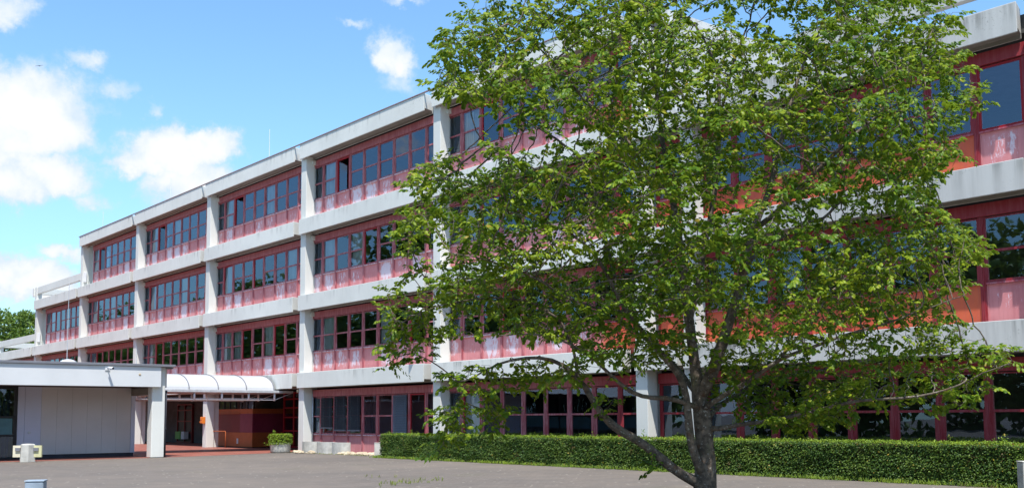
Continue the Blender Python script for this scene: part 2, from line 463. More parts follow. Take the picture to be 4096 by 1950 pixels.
for s in (0, 1):
    PMS[s] = panel_mb(s)
    for kd in ('norm', 'red', 'open', 'low'):
        FM[s, kd] = frame_mb(s, kd); GM[s, kd] = pane_mb(s, kd)
MFM = {k: v.mesh('window', FRM) for k, v in FM.items()}
MGM = {k: v.mesh('pane', M['glass']) for k, v in GM.items()}
MPM = {k: v.mesh('spandrel_panel', M['panel']) for k, v in PMS.items()}

KIND = {(3, 0, 3): 'open', (2, 0, 5): 'red', (1, 0, 8): 'open', (3, 1, 3): 'open', (2, 1, 2): 'red', (2, 1, 5): 'red', (1, 1, 4): 'red', (1, 1, 7): 'red',
        (3, 2, 3): 'open', (2, 2, 2): 'red', (2, 2, 7): 'low', (1, 2, 3): 'red', (3, 3, 3): 'open', (2, 3, 3): 'red', (3, -1, 3): 'red', (2, -1, 3): 'red',
        (0, 0, 8): 'red', (0, -1, 2): 'red', (1, 'east', 3): 'red', (1, -1, 4): 'red', (1, 3, 3): 'red', (2, 4, 4): 'red', (2, 'east', 8): 'red'}
CURT = {(3, 1, 6), (2, 1, 8), (1, 0, 6), (3, 2, 5), (2, 3, 5), (1, 1, 3), (2, 2, 6), (3, 0, 2), (2, 0, 2), (1, 0, 2), (3, 1, 2), (2, 1, 2), (1, 1, 2), (3, 2, 2), (2, 2, 2), (1, 2, 2), (3, 3, 2), (2, 3, 2), (2, 4, 3), (3, -1, 2), (2, -1, 2), (0, -1, 2), (1, 1, 6), (2, 0, 4)}
XG = .69
fr_rest = MB(); gl_rest = MB(); pn_rest = MB(); nwin = 0
# the hundred windows and the hundred panels that show largest are parts of their own, the rest one mesh
WIN_TOP = {(0, 'east'): [1, 2, 3, 4, 5, 6, 7, 8], (0, 'stair'): [1], (0, -1): [2, 4, 5, 6, 7, 8, 9], (0, 0): [1, 4, 5, 6, 8], (1, 'east'): [1, 2, 3, 4, 5, 6, 7, 8], (1, -1): [2, 3, 4], (1, 0): [1, 2, 3, 4, 5, 6], (1, 1): [2, 3, 4, 5, 6, 7, 8], (1, 2): [6, 7, 8], (2, 'east'): [2, 3, 4, 5, 6, 7, 8], (2, -1): [7], (2, 0): [1, 2, 3, 4, 5, 6, 7], (2, 1): [2, 3, 4, 5, 6, 7, 8], (2, 2): [2, 3, 5, 6, 7, 8], (3, -1): [1, 2, 3, 4, 5], (3, 0): [1, 2, 3, 4, 5, 6, 7, 8], (3, 1): [2, 3, 4, 5, 6, 7, 8], (3, 2): [4, 6, 7, 8]}
PAN_TOP = {(0, 0): [2, 3, 4, 5], (1, 'east'): [1, 2, 3, 4, 5, 6, 7, 8], (1, 'stair'): [1], (1, -1): [1, 2, 3, 4, 5, 6, 7, 8], (1, 0): [1, 2, 3, 4, 5, 6, 7, 8], (1, 1): [2, 3, 4, 5, 6, 7, 8], (1, 2): [7, 8], (2, 'east'): [1, 2, 3, 5, 7, 8], (2, 'stair'): [1], (2, -1): [5, 6, 8], (2, 0): [1, 2, 3, 4, 5, 6, 7, 8, 9], (2, 1): [1, 2, 3, 4, 5, 6, 7, 8], (2, 2): [2, 3, 4, 5, 6, 7, 8], (2, 3): [7], (3, -1): [2, 3, 4, 5, 6, 7], (3, 0): [1, 2, 3, 4, 5, 6, 7], (3, 1): [1, 2, 3, 4, 5, 6, 7, 8], (3, 2): [2, 4, 5, 6, 7, 8]}
allw = []
for s, k, t, n in BAYS:
    for j in range(1, n+1):
        if k == LEFT.get(s+1) and j == 1 and s > 0 and k != 'east': continue   # open corner at the stepped end
        allw.append((s, k, j, t-1.2*j))
for s, k, j, y in allw:
    kd = KIND.get((s, k, j), 'norm'); ms = 0 if s == 0 else 1
    z = zfloor(s)+win_h(s)[0]
    if j in WIN_TOP.get((s, k), ()):
        w = place(MFM[ms, kd], 'window', bld, (XG, y-33, z))
        g = place(MGM[ms, kd], 'pane', w, (0, 0, 0), (0, rng.normal(0, .0035), rng.normal(0, .0045)))
    else:
        fr_rest.add(FM[ms, kd], (XG, y-33, z)); gl_rest.add(GM[ms, kd], (XG, y-33, z))
    if j in PAN_TOP.get((s, k), ()): place(MPM[ms], 'spandrel_panel', bld, (XG, y-33, z))
    else: pn_rest.add(PMS[ms], (XG, y-33, z))
o = fr_rest.build('windows', FRM, bld); o['kind'] = 'stuff'
g = gl_rest.build('panes', M['glass'], o); g['kind'] = 'stuff'
o = pn_rest.build('spandrel_panels', M['panel'], bld); o['kind'] = 'stuff'

# red fascia over each window band, dark slot above it, slabs, rooms behind
for s, k, t, n in BAYS:
    t1, t0 = t, t-1.2*n
    if k == LEFT.get(s+1) and s > 0: t1 -= 1.2
    z0 = zfloor(s)+win_h(s)[1]+.022; z1 = zbot(s+1)-.02
    b = BM(); b.box(XG-.085, XG+.02, t0, t1, z0, z0+.30)
    b.box(XG-.035, XG+.02, t0, t1, z0+.302, z0+.315)
    b.build('fascia', M['fascia'])
slab = BM()
for i in (1, 2, 3, 4):
    t1 = tc(LEFT[i]); t0 = 22.3 if i == 4 else 9.6
    slab.box(.572, 13.5, t0, t1-.3, zbot(i)+.14, zbot(i)+.46)
    if i < 4: slab.box(.572, XG+.08, t0, t1-.3, zbot(i)+.462, ztop(i)-.14)
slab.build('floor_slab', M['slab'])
inner = BM()
for s in range(4):
    t1 = tc(LEFT[s+1])-1.25; t0 = 22.3 if s == 3 else 9.7
    z0 = zbot(s)+.465 if s else 0.01; z1 = zbot(s+1)+.138
    if s == 0: t1 = T0-.1
    inner.box(6.4, 6.55, t0, t1, z0, z1)
    for k in range(-2, 6):
        for tt in (tc(k)-.2, ):
            if t0+1 < tt < t1-.5: inner.box(XG+.12, 6.4, tt-.08, tt+.08, z0, z1)
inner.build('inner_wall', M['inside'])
# end walls at the stepped far end, rear wall, roof edges
for s in (1, 2, 3):
    t1 = tc(LEFT[s+1])-1.2; b = BM()
    b.box(XG+.0, 13.4, t1+.002, t1+.2, zbot(s)+.465, zbot(s+1)+.138)
    b.build('end_wall', M['wall_white'])
b = BM()
for s in range(4):
    b.box(13.3, 13.5, 9.6 if s < 3 else 22.3, tc(LEFT[s+1])-1, zbot(s)+.465 if s else 0, zbot(s+1)+.138)
b.build('rear_wall', M['wall_white'])
# gable of the top storey above the lower near wing
b = BM(); b.box(.9, 13.5, 22.02, 22.28, ztop(3)-.1, ztop(4)-.02)
b.box(.625, 4.2, 21.2, 22.02, ztop(3)-.1, ztop(4)-.7)
for q in range(7): b.box(1.0+q*.44, 1.06+q*.44, 21.17, 21.2, ztop(3), ztop(4)-.7)
b.build('gable_wall', M['wall_white'])
b = BM(); b.box(-.03, .05, 22.5, tc(3)+.02, ztop(4)+.002, ztop(4)+.035); b.build('roof_edge', M['cap'])
# concrete parapet rails on the stepped terraces
def rail(i, t1, t0, setback, gap, h):
    b = BM(); z = ztop(i)+gap
    b.box(setback, setback+.22, t0, t1, z, z+h)
    return b
b = rail(3, tc(4)-.42, tc(3)+.02, .16, .52, .52); b.build('terrace_rail', M['white'], bevel=.01)
b = BM(); b.box(.10, .50, tc(4)-.40, tc(4)-.02, ztop(3)+.002, ztop(3)+1.06); b.box(.0, .12, tc(4)-.0, tc(4)+.3, ztop(3)+.35, ztop(3)+1.0); b.build('rail_post', M['white'], bevel=.01)
b = BM(); b.box(.5, 9, tc(4)-.35, tc(4)-.13, ztop(3)+.5, ztop(3)+.98); b.build('terrace_rail', M['white'], bevel=.01)
b = rail(2, tc(5)-.42, tc(4)+.02, .16, .5, .5); b.build('terrace_rail', M['white'], bevel=.01)
b = BM(); b.box(.10, .50, tc(5)-.40, tc(5)-.02, ztop(2)+.002, ztop(2)+1.04); b.build('rail_post', M['white'], bevel=.01)
b = BM(); b.box(.5, 9, tc(5)-.35, tc(5)-.13, ztop(2)+.5, ztop(2)+.95); b.build('terrace_rail', M['white'], bevel=.01)
b = rail(3, 16.75, 5., .30, .50, .56); b.build('terrace_rail', M['white'], bevel=.01)
b = BM(); b.box(.28, .62, 16.76, 17.1, ztop(3)+.002, ztop(3)+.5); b.build('rail_post', M['white'], bevel=.01)
# beam and column that carry on past the near end
beam(3, 10.4, 4.); beam(2, 10.4, 4.); beam(1, 10.4, 4.)
# junction boxes on the end columns
for k, i in ((3, 3), (4, 2)):
    b = BM(); b.box(.22, .42, tc(k)-.58, tc(k)-.482, ztop(i)+.35, ztop(i)+1.05); b.build('junction_box', M['white_metal'], bevel=.01)
# drain pipe on the corner column by the entrance, and one farther on
for k in (0,):
    b = BM(); b.tube([(.62, tc(k)-.52, 0.02), (.62, tc(k)-.52, 2.8)], .035, 8); b.build('drain_pipe', M['galv'], smooth=True)
b = BM(); b.box(.10, .16, tc(0)-.02, tc(0)+.07, 2.72, 2.86); b.build('drain_outlet', M['rock'])

# ground floor of the entrance: back wall, doors, ceiling
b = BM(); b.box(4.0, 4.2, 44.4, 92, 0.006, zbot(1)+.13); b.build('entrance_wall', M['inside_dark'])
b = BM()
for y0 in (65.6, 66.75):
    b.box(3.9, 3.99, y0, y0+1.1, .02, 2.3)
b.build('entrance_door', M['black'])
b = BM()
for y0 in (65.5, 66.68, 67.86):
    b.box(3.84, 3.99, y0, y0+.08, .01, 2.5)
for z in (.02, .62, 1.35, 2.05, 2.42): b.box(3.845, 3.985, 65.5, 67.94, z, z+.08)
b.build('door_frame', M['maroon_board'])
b = BM()
for y0 in (76.2, 74.4): b.box(3.85, 3.99, y0, y0+.9, .9, 2.5)
b.build('entrance_window', M['black'])
b = BM(); b.box(3.86, 3.985, 74.3, 75.4, .05, .88); b.build('low_panel', M['maroon_board'])
b = BM(); b.box(3.5, 3.98, 72.8, 73.3, .01, 2.9); b.build('pier', M['wall_white'])
# glazed red doors between the booth and the corner column
b = BM()
y0, y1 = 44.6, 51.2
for i in range(7):
    y = y0+(y1-y0)*i/6
    b.box(2.9, 3.0, y-.05, y+.05, .01, 2.9)
for z in (.02, .85, 1.55, 2.05, 2.5, 2.82): b.box(2.905, 2.995, y0, y1, z, z+.07)
b.build('door_frame', M['red'])
b = BM(); b.quad([(2.95, y1, .05), (2.95, y0, .05), (2.95, y0, 2.85), (2.95, y1, 2.85)]); b.build('door_glass', M['glass'])
b = BM(); b.box(2.86, 2.90, 48.6, 49.0, 1.3, 1.95); b.build('notice', M['paper'])

# building-mounted blinds on the ground floor windows
def blind(j, bottom, mat, tilt):
    y = tc(0)-1.2*j; b = BM(); z1 = win_h(0)[1]-.02; z0 = bottom
    n = int((z1-z0)/.07)
    for q in range(n):
        z = z0+.04+q*.07
        b.box(XG-.095, XG-.045, y+.09, y+1.11, z, z+.012) if tilt == 0 else b.quad([(XG-.10, y+.09, z-.02), (XG-.10, y+1.11, z-.02), (XG-.055, y+1.11, z+.045), (XG-.055, y+.09, z+.045)])
    b.box(XG-.11, XG-.04, y+.09, y+1.11, z0-.04, z0+.02, 1)
    b.box(XG-.082, XG-.078, y+.3, y+.31, z0, z1, 1); b.box(XG-.082, XG-.078, y+.89, y+.90, z0, z1, 1)
    return b.build('blind', [mat, M['blind']])
blind(2, 1.10, M['blind_dark'], 1); blind(3, 1.0, M['blind_dark'], 1); blind(4, 1.0, M['blind_dark'], 1)
blind(7, .55, M['blind'], 1)

# curtains hanging inside some windows
STORY = {0: 'ground floor', 1: 'first floor', 2: 'second floor', 3: 'top floor'}
BAYN = {0: 'the bay just left of the tree', 1: 'the bay above the white vault', 2: 'the third bay left of the tree', 3: 'the fourth bay left of the tree', 4: 'the farthest bay at the left end', -1: 'the bay half hidden by the tree'}
ORD = {2: 'second', 3: 'third', 4: 'fourth', 5: 'fifth', 6: 'sixth', 8: 'eighth'}
def curtain_mb():
    m = MB(); n = 26
    for i in range(n):
        y0, y1 = .1+i/n, .1+(i+1)/n
        a, c = .03*math.sin(i*1.9), .03*math.sin((i+1)*1.9)
        m.quad([(a, y1, 0), (a, y0, 0), (c if False else a, y0, 1.62), (a, y1, 1.62)])
        m.quad([(a, y1, 0), (c, y1+.002, 0), (c, y1+.002, 1.62), (a, y1, 1.62)])
    return m.mesh('curtain', M['curtain'])
CM = curtain_mb()
for s, k, j in sorted(CURT, key=str):
    o = place(CM, 'curtain', None, (XF+XG+.11, tc(k)-1.2*j, zfloor(s)+win_h(s)[0]-.02))
    extra = ', '+ORD[j]+' pane'
    tag(o, f'pale curtain, {STORY[s]}, {BAYN[k]}{extra}', 'curtain', 'pale curtains behind the windows')

# lightning rods on the roof
for y, x, h, lab in ((52.5, 2.5, 3.2, 'thin lightning rod standing on the roof left of the tree'), (66.5, 2.5, 3.0, 'thin faint lightning rod on the roof over the third bay'), (79.5, 2.5, 2.8, 'thin faint lightning rod near the far end of the roof')):
    b = MB(); b.tube([(0, 0, 0), (0, 0, h)], [.022, .012], 6); b.tube([(0, 0, 0), (0, 0, .12)], .12, 10)
    tag(b.build('lightning_rod', M['white_metal'], loc=(XF+x, y, zbot(4)+.46)), lab, 'lightning rod', 'lightning rods on the main roof')

# ------------------------------------------------------------------ entrance booth under the building
booth = empty('entrance_booth', (24.9, 54, 0))
tag(booth, 'orange and maroon panelled booth standing under the building beside the entrance', 'booth')
def bpart(name, mat, *boxes, bev=.006):
    b = MB()
    for q in boxes: b.box(*q)
    return b.build(name, mat, booth, bevel=bev)
bpart('lower_panel', M['orange_board'], (0, 4.0, -2.2, 2.9, .05, .80))
bpart('serving_shutter', M['maroon_board'], (.03, .3, -.72, 2.85, .80, 1.79))
bpart('side_panel', M['plum_board'], (.0, 4.0, -2.2, -.721, .802, 1.79))
bpart('upper_panel', M['orange_board'], (0, 4.0, -2.2, 2.9, 1.792, 2.05))
bpart('ledge', M['orange_board'], (-.05, .0, -.72, 2.85, 1.78, 1.82))
bpart('plinth', M['black'], (.05, 3.95, -2.15, 2.85, 0.006, .05))
b = MB()
for i in range(8): b.box(.05, .12, -2.2+i*.72, -2.14+i*.72, 2.055, 2.6)
b.box(.05, .12, -2.2, 2.9, 2.6, 2.7); b.build('window_frame', M['black'], booth)
b = MB(); b.quad([(.09, 2.9, 2.06), (.09, -2.2, 2.06), (.09, -2.2, 2.6), (.09, 2.9, 2.6)]); b.build('window_glass', M['glass'], booth)
bpart('socket', M['paper'], (-.03, 0, -.55, -.38, .20, .48))
h = empty('handrail', (24.05, 53.2, 0)); tag(h, 'low tubular metal handrail in front of the orange booth', 'handrail')
b = MB(); b.tube([(0, 0, .01), (0, 0, .84), (0, .04, .87), (0, 2.8, .87)], .022, 8); b.build('bar', M['orange_board'], h, smooth=True)
b = MB(); b.tube([(0, 2.8, .01), (0, 2.8, .87)], .022, 8); b.build('post', M['orange_board'], h, smooth=True)
o = MB(); o.box(0, .16, -.15, .15, 0, .36); o.box(-.05, 0, -.12, .12, .04, .12); o.box(-.02, 0, -.11, .11, .18, .33)
tag(o.build('wall_phone', M['orange'], bevel=.03, loc=(23.47, 55.0, 1.28)), 'orange rounded call box mounted on the entrance column', 'call box')
o = MB(); o.box(0, .3, 0, .78, .0, .48); o.box(-.012, 0, .04, .74, .04, .44)
tag(o.build('letter_box', M['green'], bevel=.01, loc=(27.0, 66.6, .25)), 'bright green box by the dark entrance doors', 'box')
o = MB(); o.box(0, .3, 0, .5, .0, .48); o.box(-.01, 0, .06, .44, .3, .32)
tag(o.build('letter_box', M['paper'], bevel=.01, loc=(27.0, 65.95, .25)), 'white box right of the bright green box', 'box')

# ------------------------------------------------------------------ low entrance pavilion on the left
pav = empty('entrance_pavilion', (12, 42, 0))
tag(pav, 'low flat roofed pavilion with broad white fascia and grey wall panels at the left edge', 'pavilion')
def pp(name, mat, *boxes, bev=.008):
    b = MB()
    for x0, x1, y0, y1, z0, z1 in boxes: b.box(x0-12, x1-12, y0-42, y1-42, z0, z1)
    return b.build(name, mat, pav, bevel=bev)
pp('fascia', M['fascia_white'], (2, 16.06, 41.63, 41.88, 2.80, 3.60))
pp('side_beam', M['white'], (16.10, 16.58, 42.36, 55, 2.80, 3.60))
pp('roof_edge', M['metal'], (1.9, 16.62, 41.56, 55.1, 3.605, 3.70))
pp('roof_gutter', M['metal'], (16.2, 16.66, 41.9, 55.1, 3.54, 3.60))
pp('soffit', simple('darkened_soffit', (.06, .054, .048), .8, .15, var=.08), (2, 15.80, 41.885, 55, 2.82, 2.95))  # soffit colour darkened so the wall top below stays in shade
pp('roof_slab', M['slab'], (2, 16.1, 41.9, 55, 2.955, 3.60))
pp('column', M['white'], (15.80, 16.33, 41.86, 42.34, 0.005, 3.60), bev=.03)
pp('cross_beam', M['soffit'], (15.84, 16.3, 42.36, 54.9, 2.50, 2.80))
# wall panels with open joints
b = MB(); xs = [12.30+.59*i for i in range(7)]
for x0, x1 in zip(xs[:-1], xs[1:]): b.box(x0-12+.0015, x1-12-.0015, 2.3, 2.42, .16, 2.82)
b.build('grey_wall', M['grey_wall'], pav, bevel=.004)
pp('blue_wall', M['blue_wall'], (11.42, 11.68, 44.28, 44.42, .16, 2.82), (11.69, 12.295, 44.29, 44.42, .16, 2.82), bev=.004)
pp('corner_panel', M['blue_wall'], (15.845, 16.02, 44.29, 54, .16, 2.5), bev=.004)
pp('wall_core', M['slab'], (11.42, 15.85, 44.43, 54, .05, 2.82))
pp('plinth', M['plinth'], (11.42, 16.0, 44.35, 54, .006, .158))
pp('glazing_frame', M['black'], (11.30, 11.41, 44.25, 44.40, .01, 2.82), (2, 11.3, 44.25, 44.38, .88, .96), (2, 11.3, 44.25, 44.38, 1.60, 1.68), (2, 11.3, 44.25, 44.38, .01, .1), (2, 11.3, 44.25, 44.38, 2.72, 2.82), (8.6, 8.7, 44.25, 44.38, .1, 2.72))
b = MB(); b.quad([(-10, 2.32, .06), (-.7, 2.32, .06), (-.7, 2.32, 2.78), (-10, 2.32, 2.78)]); b.build('glazing', M['glass'], pav)
tealm = simple('teal_window_film', (.06, .16, .19), .25, .5, var=.12)
b = MB(); b.box(-9.9, -.75, 2.30, 2.312, .97, 1.59); b.build('film_panel', tealm, pav)
darkcurt = simple('dark_blue_curtain', (.025, .024, .06), .9, .1)
b = MB()
for i in range(60): b.box(-9.5+i*.145, -9.38+i*.145, 2.42+.03*(i % 2), 2.47+.03*(i % 2), .02, 2.7)
b.build('drape', darkcurt, pav)
b = MB(); b.tube([(3.42, 2.29, .93), (3.42, 2.24, .93)], .05, 10); b.build('tap', M['galv'], pav).location = (-3.55, 0, 0.1)
b = MB(); b.tube([(4.42, .02, .02), (4.42, .02, 2.6)], .04, 10); b.tube([(4.42, .02, 1.1), (4.42, .02, 1.16)], .052, 10); b.tube([(4.42, .02, 2.6), (4.42, .02, 2.68)], .052, 10); b.build('downpipe', M['plinth'], pav, smooth=True)
b = MB(); b.lathe([(.42, 0), (.42, .08), (.36, .2), (.22, .3), (.02, .34)], 24, (1.77, 4, 3.705)); b.build('skylight_dome', M['vault'], pav, smooth=True)
for x, y, h, lab in ((13.72, 46, 3.5, 'tall thin rod on the low pavilion roof beside the skylight dome'), (17.0-.55, 45.5, .9, 'short thin rod near the right end of the pavilion roof')):
    b = MB(); b.tube([(0, 0, 0), (0, 0, h)], [.016, .010], 6); b.tube([(0, 0, 0), (0, 0, .06)], .06, 8)
    tag(b.build('lightning_rod', M['galv'], loc=(x, y, 3.702)), lab, 'lightning rod')
# security camera
cam = empty('security_camera', (13.93, 41.63, 3.50)); tag(cam, 'small white security camera on the white fascia of the pavilion', 'camera')
b = MB(); b.box(-.09, .09, -.03, -.001, -.09, .09); b.build('wall_plate', M['white_metal'], cam, bevel=.006)
b = MB(); b.tube([(0, -.03, 0), (0.02, -.20, .0)], .022, 8); b.tube([(-.01, -.14, .0), (.06, -.46, -.02)], .05, 12); b.build('housing', M['white_metal'], cam, smooth=True)
b = MB(); b.tube([(.06, -.46, -.02), (.064, -.475, -.021)], .042, 12); b.build('lens', M['black'], cam)
o = MB(); o.lathe([(.05, 0), (.05, .01), (.02, .02)], 12); o = o.build('fascia_hole', M['rock'], pav); o.location = (15.2-12, -.37, 3.28); o.rotation_euler = (R(90), 0, 0)

# ------------------------------------------------------------------ vaulted canopy between pavilion and building
can = empty('vaulted_canopy', (18, 47, 0)); tag(can, 'white barrel vaulted canopy with steel struts leading to the entrance', 'canopy')
N0, N1 = 13.6, 23.35; T1c, T2c = 46.35, 49.6; ZV, HV = 2.86, .74
def arc(th, g=0): return ((T1c+T2c)/2-(T2c-T1c+2*g)/2*math.cos(th), ZV+(HV+g)*math.sin(th))
for q in range(7):
    x0 = N0+(N1-N0)*q/7+.012; x1 = N0+(N1-N0)*(q+1)/7-.012; b = MB(); n = 20
    for g, sgn in ((0, 1), (-.03, -1)):
        for i in range(n):
            a, c = arc(math.pi*i/n, g), arc(math.pi*(i+1)/n, g)
            pts = [(x0-18, a[0]-47, a[1]), (x1-18, a[0]-47, a[1]), (x1-18, c[0]-47, c[1]), (x0-18, c[0]-47, c[1])]
            b.quad(pts if sgn > 0 else pts[::-1])
    b.build('vault_panel', M['vault'], can, smooth=True)
for q in range(8):
    x = N0+(N1-N0)*q/7; b = MB(); n = 20
    for i in range(n):
        a, c, a2, c2 = arc(math.pi*i/n, .03), arc(math.pi*(i+1)/n, .03), arc(math.pi*i/n, -.01), arc(math.pi*(i+1)/n, -.01)
        l, r_ = x-18-.022, x-18+.022
        b.quad([(l, a[0]-47, a[1]), (r_, a[0]-47, a[1]), (r_, c[0]-47, c[1]), (l, c[0]-47, c[1])])
        b.quad([(l, a[0]-47, a[1]), (l, c[0]-47, c[1]), (l, c2[0]-47, c2[1]), (l, a2[0]-47, a2[1])])
        b.quad([(r_, a[0]-47, a[1]), (r_, a2[0]-47, a2[1]), (r_, c2[0]-47, c2[1]), (r_, c[0]-47, c[1])])
    b.build('vault_rib', M['metal'], can, smooth=False)
b = MB(); b.box(N0-18, N1+.9-18, T1c-47-.25, T2c-47+.25, ZV-.13, ZV-.01); b.build('roof_deck', M['galv'], can, bevel=.01)
for ti in (T1c-.1, T1c+1.6, T2c+.1):
    xs = [N0+.5+i*1.32 for i in range(8)]
    zt, zl = ZV-.13, ZV-.50
    for x in xs:
        b = MB(); b.tube([(x-18, ti-47, zt), (x-18, ti-47, zl)], .048, 10); b.build('strut', M['white_metal'], can, smooth=True)
    b = MB(); pts = [(N0-18, ti-47, zt)]+[(x-18, ti-47, zl+.04) for x in xs]+[(N1+.9-18, ti-47, zt)]
    b.tube(pts, .018, 6)
    for x0, x1 in zip(xs[:-1], xs[1:]):
        b.tube([(x0-18, ti-47+.03, zl+.10), (x1-18, ti-47+.03, zl+.10)], .012, 6)
    b.build('tension_rod', M['white_metal'], can, smooth=True)

# ------------------------------------------------------------------ street furniture
# litter bin of concrete with two swing boards
bn = empty('litter_bin', (11.02, 41.2, 0), R(-39)); tag(bn, 'hexagonal concrete litter bin with yellow boards on both sides, by the grey wall', 'litter bin')
b = MB(); hexp = [(.30, 0), (.28, .62), (.25, .655), (.02, .67)]; b.lathe(hexp, 6, (0, 0, 0), sx=.95); b.build('body', M['raw'], bn, bevel=.012)
for sx, mt in ((-1, M['cream']), (1, M['yellow'])):
    b = MB(); b.box(*sorted((sx*.20, sx*.52)), -.05, .03, .18, .60); b.box(*sorted((sx*.36, sx*.365)), -.056, .034, .18, .60)
    b.build('side_board', mt, bn, bevel=.006)
    b = MB(); b.box(*sorted((sx*.24, sx*.42)), -.10, -.051, .40, .52); b.build('bracket', M['metal'], bn)
def bollard(loc, rz, w, h, mat, label, slot=False):
    r_ = empty('bollard', loc, rz); tag(r_, label, 'bollard')
    b = MB(); b.box(-w/2, w/2, -w/2, w/2, 0, h); b.build('shaft', mat, r_, bevel=.012)
    b = MB(); b.box(-w/2-.006, w/2+.006, -w/2-.006, w/2+.006, h+.001, h+.018); b.build('cap_plate', mat, r_, bevel=.005)
    if slot:
        b = MB(); b.box(-w/2-.012, -w/2-.001, -w/2+.012, -w/2+.05, h-.62, h-.16); b.build('lock_slot', M['metal'], r_)
    return r_
bollard((3.55, 12.90, 0), R(-26), .20, .825, M['bluepost'], 'blue grey square metal bollard at the bottom left corner', True)
bollard((17.28, 8.02, 0), R(-44), .26, .765, M['raw'], 'pale square concrete bollard at the right edge before the hedge')
bollard((23.15, 36.75, 0), R(-32), .30, .52, M['raw'], 'weathered concrete bollard at the left end of the hedge')
# concrete planter with clipped shrub
pl = empty('planter', (22.3, 43.55, 0)); tag(pl, 'round pale concrete planter tub beside the entrance column', 'planter')
b = MB(); b.lathe([(.41, 0), (.44, .08), (.455, .40), (.455, .46), (.41, .46), (.39, .40)], 40); b.build('tub', M['raw'], pl, smooth=True)
b = MB(); b.lathe([(.385, .40), (.0, .405)], 24); b.build('soil', M['twig_dark'], pl)
# row of U shaped concrete edging stones
for i, (y, lab) in enumerate(((42.62, 'leftmost of three rounded concrete edging stones by the facade'), (41.30, 'middle of three rounded concrete edging stones by the facade'), (39.98, 'rightmost of three rounded concrete edging stones by the facade'))):
    b = MB(); n = 14; ro, ri, h = .66, .55, .50
    prof = [(-ro*math.cos(math.pi*q/n)*1., -ro*.55*math.sin(math.pi*q/n)) for q in range(n+1)]
    inn = [(-ri*math.cos(math.pi*q/n), -ri*.5*math.sin(math.pi*q/n)) for q in range(n+1)]
    for q in range(n):
        (a0, a1), (c0, c1) = prof[q], prof[q+1]; (d0, d1), (e0, e1) = inn[q], inn[q+1]
        b.quad([(a1, -a0, 0), (c1, -c0, 0), (c1, -c0, h), (a1, -a0, h)])
        b.quad([(d1, -d0, h), (e1, -e0, h), (e1, -e0, 0), (d1, -d0, 0)])
        b.quad([(a1, -a0, h), (c1, -c0, h), (e1, -e0, h), (d1, -d0, h)])
    for (p0, p1), (q0, q1) in ((prof[0], inn[0]), (inn[-1], prof[-1])):
        b.quad([(p1, -p0, 0), (p1, -p0, h), (q1, -q0, h), (q1, -q0, 0)])
    o = b.build('edging_stone', M['raw'], loc=(23.40, y, 0)); tag(o, lab, 'edging stone', 'concrete edging stones by the facade')
# rocks along the foot of the wall
def rock_mesh(seed):
    bm = bmesh.new(); bmesh.ops.create_icosphere(bm, subdivisions=2, radius=1)
    for v in bm.verts:
        n = mnoise.noise(v.co*1.1+Vector((seed*7.3, 0, seed))); v.co *= 1+.35*n
        v.co.z = max(v.co.z, -.5)
    me = bpy.data.meshes.new('rock'); bm.to_mesh(me); bm.free(); me.materials.append(M['rock']); return me
RM = [rock_mesh(i) for i in range(5)]
r2 = random.Random(5)
for i in range(34):
    left = i < 10
    y = r2.uniform(40.9, 43.3) if left else r2.uniform(36.9, 39.6)
    x = 22.72-r2.random()*.18 if left else 23.35-r2.random()*.45
    s = r2.uniform(.07, .15)
    o = place(RM[i % 5], 'rock', None, (x, y, s*.28), (0, 0, r2.uniform(0, 6)))
    o.scale = (s*r2.uniform(.9, 1.3), s*r2.uniform(1., 1.6), s*r2.uniform(.55, .8))
    if left: tag(o, 'pale ochre rock in the line in front of the three edging stones', 'rock', 'rocks before the edging stones')
    else: tag(o, 'pale ochre rock in the heap below the bare pink panels left of the hedge', 'rock', 'rocks below the pink panels')
# street lamp half hidden by the leaves
lp = empty('wall_lamp', (XF+.165, tc(-1)-.10, .08)); tag(lp, 'white lamp with flat head on an arm fixed to the column beside the tree', 'lamp')
b = MB(); b.box(-.03, -.001, -.06, .06, 5.12, 5.40); b.build('wall_plate', M['galv'], lp, bevel=.006)
b = MB(); b.tube([(-.02, 0, 5.28), (-.06, .03, 5.40), (-.16, .10, 5.50), (-.34, .24, 5.58)], .028, 8); b.build('arm', M['galv'], lp, smooth=True)
b = MB(); d = Vector((-.80, .58, .22)).normalized()
prof = []
def ringp(s_, w, h0, h1):
    c = Vector((-.32, .225, 5.575))+d*s_; n = Vector((.58, .80, 0)).normalized(); u = Vector((0, 0, 1))
    return [c-n*w+u*h0, c+n*w+u*h0, c+n*w*.9+u*h1, c-n*w*.9+u*h1]
rs = [ringp(0, .05, -.04, .04), ringp(.10, .09, -.06, .07), ringp(.42, .11, -.065, .085), ringp(.60, .10, -.05, .05), ringp(.64, .07, -.03, .02)]
for a_, c_ in zip(rs[:-1], rs[1:]):
    for i in range(4): b.quad([a_[i], a_[(i+1) % 4], c_[(i+1) % 4], c_[i]])
b.quad(rs[0][::-1]); b.quad(rs[-1]); b.build('head', M['white_metal'], lp)
b = MB(); a_, c_ = ringp(.25, .085, -.11, -.066), ringp(.55, .085, -.11, -.066)
for i in range(4): b.quad([a_[i], a_[(i+1) % 4], c_[(i+1) % 4], c_[i]])
b.quad(a_[::-1]); b.quad(c_); b.build('lens_cover', M['vault'], lp)

